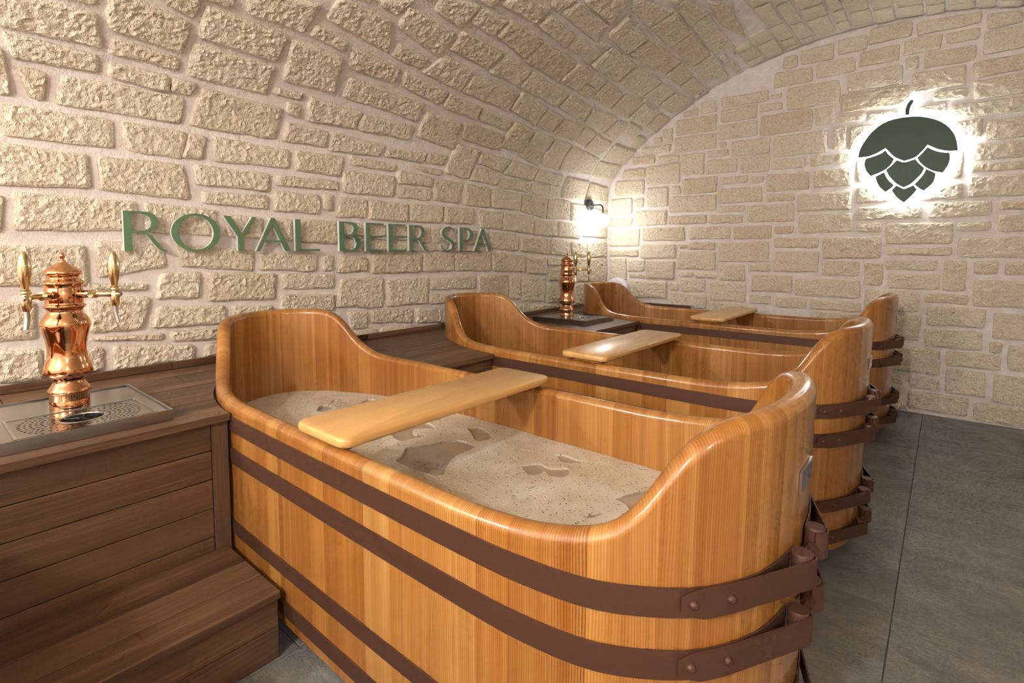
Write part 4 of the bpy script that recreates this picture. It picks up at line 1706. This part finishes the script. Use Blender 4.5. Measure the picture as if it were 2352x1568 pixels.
GL = {
 'R': ['0 0 0 1 .46 1 .6 .985 .71 .935 .78 .85 .80 .74 .78 .64 .71 .56 .6 .5 .53 .48 .62 .41 .75 .24 .87 .08 1 .005 .93 -.02 .84 .005 .74 .10 .58 .32 .49 .43 .40 .455 .18 .455 .18 0',
       '.18 .515 .18 .945 .40 .945 .52 .92 .60 .85 .635 .74 .61 .63 .54 .55 .42 .515'],
 'Y': ['0 1 .2 1 .53 .5 .87 1 1 1 .6 .42 .6 0 .41 0 .41 .42'],
 'A': ['0 0 .11 0 .25 .28 .70 .28 .83 0 1 0 .54 1 .44 1', '.262 .33 .475 .80 .682 .33'],
 'L': ['0 0 0 1 .22 1 .22 .07 1 .07 1 0'],
 'B': ['0 0 0 1 .48 1 .68 .975 .82 .9 .87 .78 .83 .66 .72 .575 .62 .54 .8 .5 .94 .41 1 .27 .95 .13 .83 .045 .62 0',
       '.22 .565 .22 .95 .42 .95 .59 .915 .67 .79 .63 .66 .5 .575', '.22 .05 .22 .51 .48 .505 .69 .44 .785 .28 .74 .13 .56 .055'],
 'E': ['0 0 0 1 .97 1 .97 .945 .22 .945 .22 .545 .9 .545 .9 .49 .22 .49 .22 .06 1 .06 1 0'],
 'P': ['0 0 0 1 .5 1 .75 .965 .93 .86 1 .71 .94 .56 .78 .46 .55 .42 .22 .42 .22 0', '.22 .475 .22 .95 .47 .945 .65 .905 .74 .81 .765 .7 .72 .59 .62 .51 .48 .48'],
}
def stroke_S():
    c = [(.90, .83), (.78, .93), (.58, .975), (.36, .94), (.21, .84), (.19, .70), (.32, .585), (.55, .485), (.76, .37), (.84, .24), (.75, .10), (.55, .03), (.33, .03), (.14, .10), (.05, .22)]
    wd = [.022, .03, .036, .05, .07, .082, .086, .086, .086, .08, .06, .042, .034, .03, .022]
    P = hermite([(a, b, 0) for a, b in c], 4)
    W = [p.x for p in hermite([(v, i * .1, 0) for i, v in enumerate(wd)], 4)]
    L, R = [], []
    for i, p in enumerate(P):
        t = (P[min(i + 1, len(P) - 1)] - P[max(i - 1, 0)])
        t = Vector((t.x * .85, t.y, 0)).normalized()
        L.append((p.x - t.y * W[i], p.y + t.x * W[i] * .62))
        R.append((p.x + t.y * W[i], p.y - t.x * W[i] * .62))
    return [L + R[::-1]]
def glyph(ch):
    if ch == 'O':
        return [ell(.5, .5, .5, .515), ell(.5, .5, .355, .455)]
    if ch == 'S':
        return stroke_S()
    return [smooth_loop(loop(t)) for t in GL[ch]]
SPANS = [('R', -3.688, -3.547, 'first letter of ROYAL'), ('O', -3.532, -3.35, 'second letter of ROYAL'), ('Y', -3.336, -3.199, 'third letter of ROYAL'), ('A', -3.203, -3.042, 'fourth letter of ROYAL'), ('L', -3.019, -2.895, 'last letter of ROYAL'),
         ('B', -2.787, -2.660, 'first letter of BEER'), ('E', -2.629, -2.513, 'second letter of BEER'), ('E', -2.484, -2.363, 'third letter of BEER'), ('R', -2.340, -2.198, 'last letter of BEER'),
         ('S', -2.103, -1.973, 'first letter of SPA'), ('P', -1.938, -1.818, 'second letter of SPA'), ('A', -1.807, -1.640, 'last letter of SPA')]
LZ, LH = 1.053, .151
for ch, y0, y1, where in SPANS:
    g = glyph(ch)
    lo = [[(y0 + (y1 - y0) * a, LZ + LH * b) for a, b in lp] for lp in g]
    c = Vector((.027, (y0 + y1) / 2, LZ))
    vs, fs = slab(lo, .027, .0435, lambda a, b, h: (h, a, b))
    body = bm_obj('letter_%s' % ch.lower(), fix_normals([Vector(v) - c for v in vs], fs), M['letterside'])
    body.location = c
    tag(body, 'green wall letter %s with pale sides, %s' % (ch, where), 'letter', 'green letters of the wall lettering')
    vs, fs = slab(lo, .0437, .0470, lambda a, b, h: (h, a, b))
    f = bm_obj('letter_face', fix_normals([Vector(v) - c for v in vs], fs), M['green'], body)

# ------------------------------------------------------------------ backlit hop sign on the end wall
HP = {k: [(int(a) / 1000, int(b) / 1000) for a, b in zip(t.split()[::2], t.split()[1::2])] for k, t in HOP.items()}
hc = Vector((2.182, 0, 1.36))
yb0, yb1, yf = .030, .052, .056
def offset_loop(lp, d):
    n = len(lp)
    ar = sum(lp[i][0] * lp[(i + 1) % n][1] - lp[(i + 1) % n][0] * lp[i][1] for i in range(n))
    sg = 1 if ar > 0 else -1
    out = []
    for i in range(n):
        a, b, c = Vector(lp[i - 1]), Vector(lp[i]), Vector(lp[(i + 1) % n])
        u, v = (b - a).normalized(), (c - b).normalized()
        n1, n2 = Vector((u.y, -u.x)) * sg, Vector((v.y, -v.x)) * sg
        m = (n1 + n2)
        k = min(1.0 / max(.35, .5 * (1 + n1.dot(n2))), 2.0)
        m = m.normalized() * d * sqrt(k)
        out.append((b.x + m.x, b.y + m.y))
    return out
def hs(lp, d=.0036): return [smooth_loop(offset_loop(lp, d), 4, 40)]
vs, fs = slab([offset_loop(HP['back'], .002)], yb0, yb1, lambda a, b, h: (a, -h, b))
sign = bm_obj('hop_sign', fix_normals([Vector(v) - hc for v in vs], fs), M['signbody'])
sign.location = hc
tag(sign, 'backlit dark green hop cone sign on the end wall', 'sign')
for k, nm in (('cap', 'hop_cap'), ('l1', 'hop_bract'), ('r1', 'hop_bract'), ('c', 'hop_bract'), ('l2', 'hop_bract'), ('r2', 'hop_bract'), ('tip', 'hop_bract')):
    vs, fs = slab(hs(HP[k]), yb1 + .0004, yf, lambda a, b, h: (a, -h, b))
    bm_obj(nm, fix_normals([Vector(v) - hc for v in vs], fs), M['darkgreen'], sign)
vs, fs = slab(hs(HP['stem'], .001), yb0, yf, lambda a, b, h: (a, -h, b))
stem = bm_obj('hop_stem', fix_normals([Vector(v) - hc for v in vs], fs), M['darkgreen'], sign)
vs, fs = slab([[(x * .94 + 2.19 * .06, z) for x, z in HP['stem']]], yb0 - .008, yb0 - .0006, lambda a, b, h: (a, -h, b))
bm_obj('stem_light', fix_normals([Vector(v) - hc for v in vs], fs), M['signbody'], sign)
for x, z in ((2.10, 1.80), (2.30, 1.80), (2.06, 1.62), (2.31, 1.62), (2.185, 1.45)):
    vs, fs = tube([(x - hc.x, -.001, z - hc.z), (x - hc.x, -yb0 - .002, z - hc.z)], .006, 10)
    obj('standoff', vs, fs, M['chrome'], sign, smooth=True, angle=40)

# ------------------------------------------------------------------ wall lamps
def make_lamp(label, loc, rz):
    root = empty('wall_lamp', loc, rz)      # origin on the wall, x points into the room
    vs, fs = lathe([(0, .0), (.046, .0), (.047, .003), (.047, .022), (.043, .026), (0, .026)], 32, (0, 0, 0), 'x')
    obj('wall_plate', vs, fs, M['lampmetal'], root, smooth=True, angle=40)
    vs, fs = lathe([(0, .026), (.010, .026), (.010, .034), (.006, .036), (0, .036)], 16, (0, 0, -.004), 'x')
    obj('arm_collar', vs, fs, M['brass'], root, smooth=True, angle=40)
    pts = [(.03, 0, -.004), (.085, 0, -.004)]
    for k in range(1, 9):
        a = radians(90 * k / 8)
        pts.append((.105 + .035 * sin(a) - .0, 0, -.004 - .035 + .035 * cos(a)))
    pts.append((.140, 0, -.066))
    vs, fs = tube(pts, .0062, 12)
    obj('arm', vs, fs, M['lampmetal'], root, smooth=True, angle=60)
    vs, fs = lathe([(0, -.084), (.018, -.084), (.020, -.074), (.018, -.066), (0, -.066)], 20, (.140, 0, 0))
    obj('globe_cap', vs, fs, M['brass'], root, smooth=True, angle=40)
    R = .058
    pr = [(0, -R)] + [(R * sin(radians(a)), -R * cos(radians(a))) for a in range(15, 166, 15)] + [(0, R)]
    vs, fs = lathe(pr, 24, (.140, 0, -.138))
    obj('globe', vs, fs, M['globe'], root, smooth=True)
    return tag(root, label, 'wall lamp')
lamp = make_lamp('black wall lamp with glowing white glass globe in the corner', (.020, -.360, 1.452), 0)

# ------------------------------------------------------------------ white cover on the end wall behind the far tub
vs, fs = lathe([(0, 0), (.118, 0), (.118, .018), (.112, .032), (.095, .040), (.05, .044), (0, .045)], 40, (0, 0, 0), 'y')
vs = [(x, -y, z) for x, y, z in vs]
cv = bm_obj('wall_cover', fix_normals(vs, fs), M['white'], smooth=True, angle=50)
cv.location = (.128, -.019, .700)
tag(cv, 'round white plastic cover on the end wall behind the farthest tub head', 'wall cover')
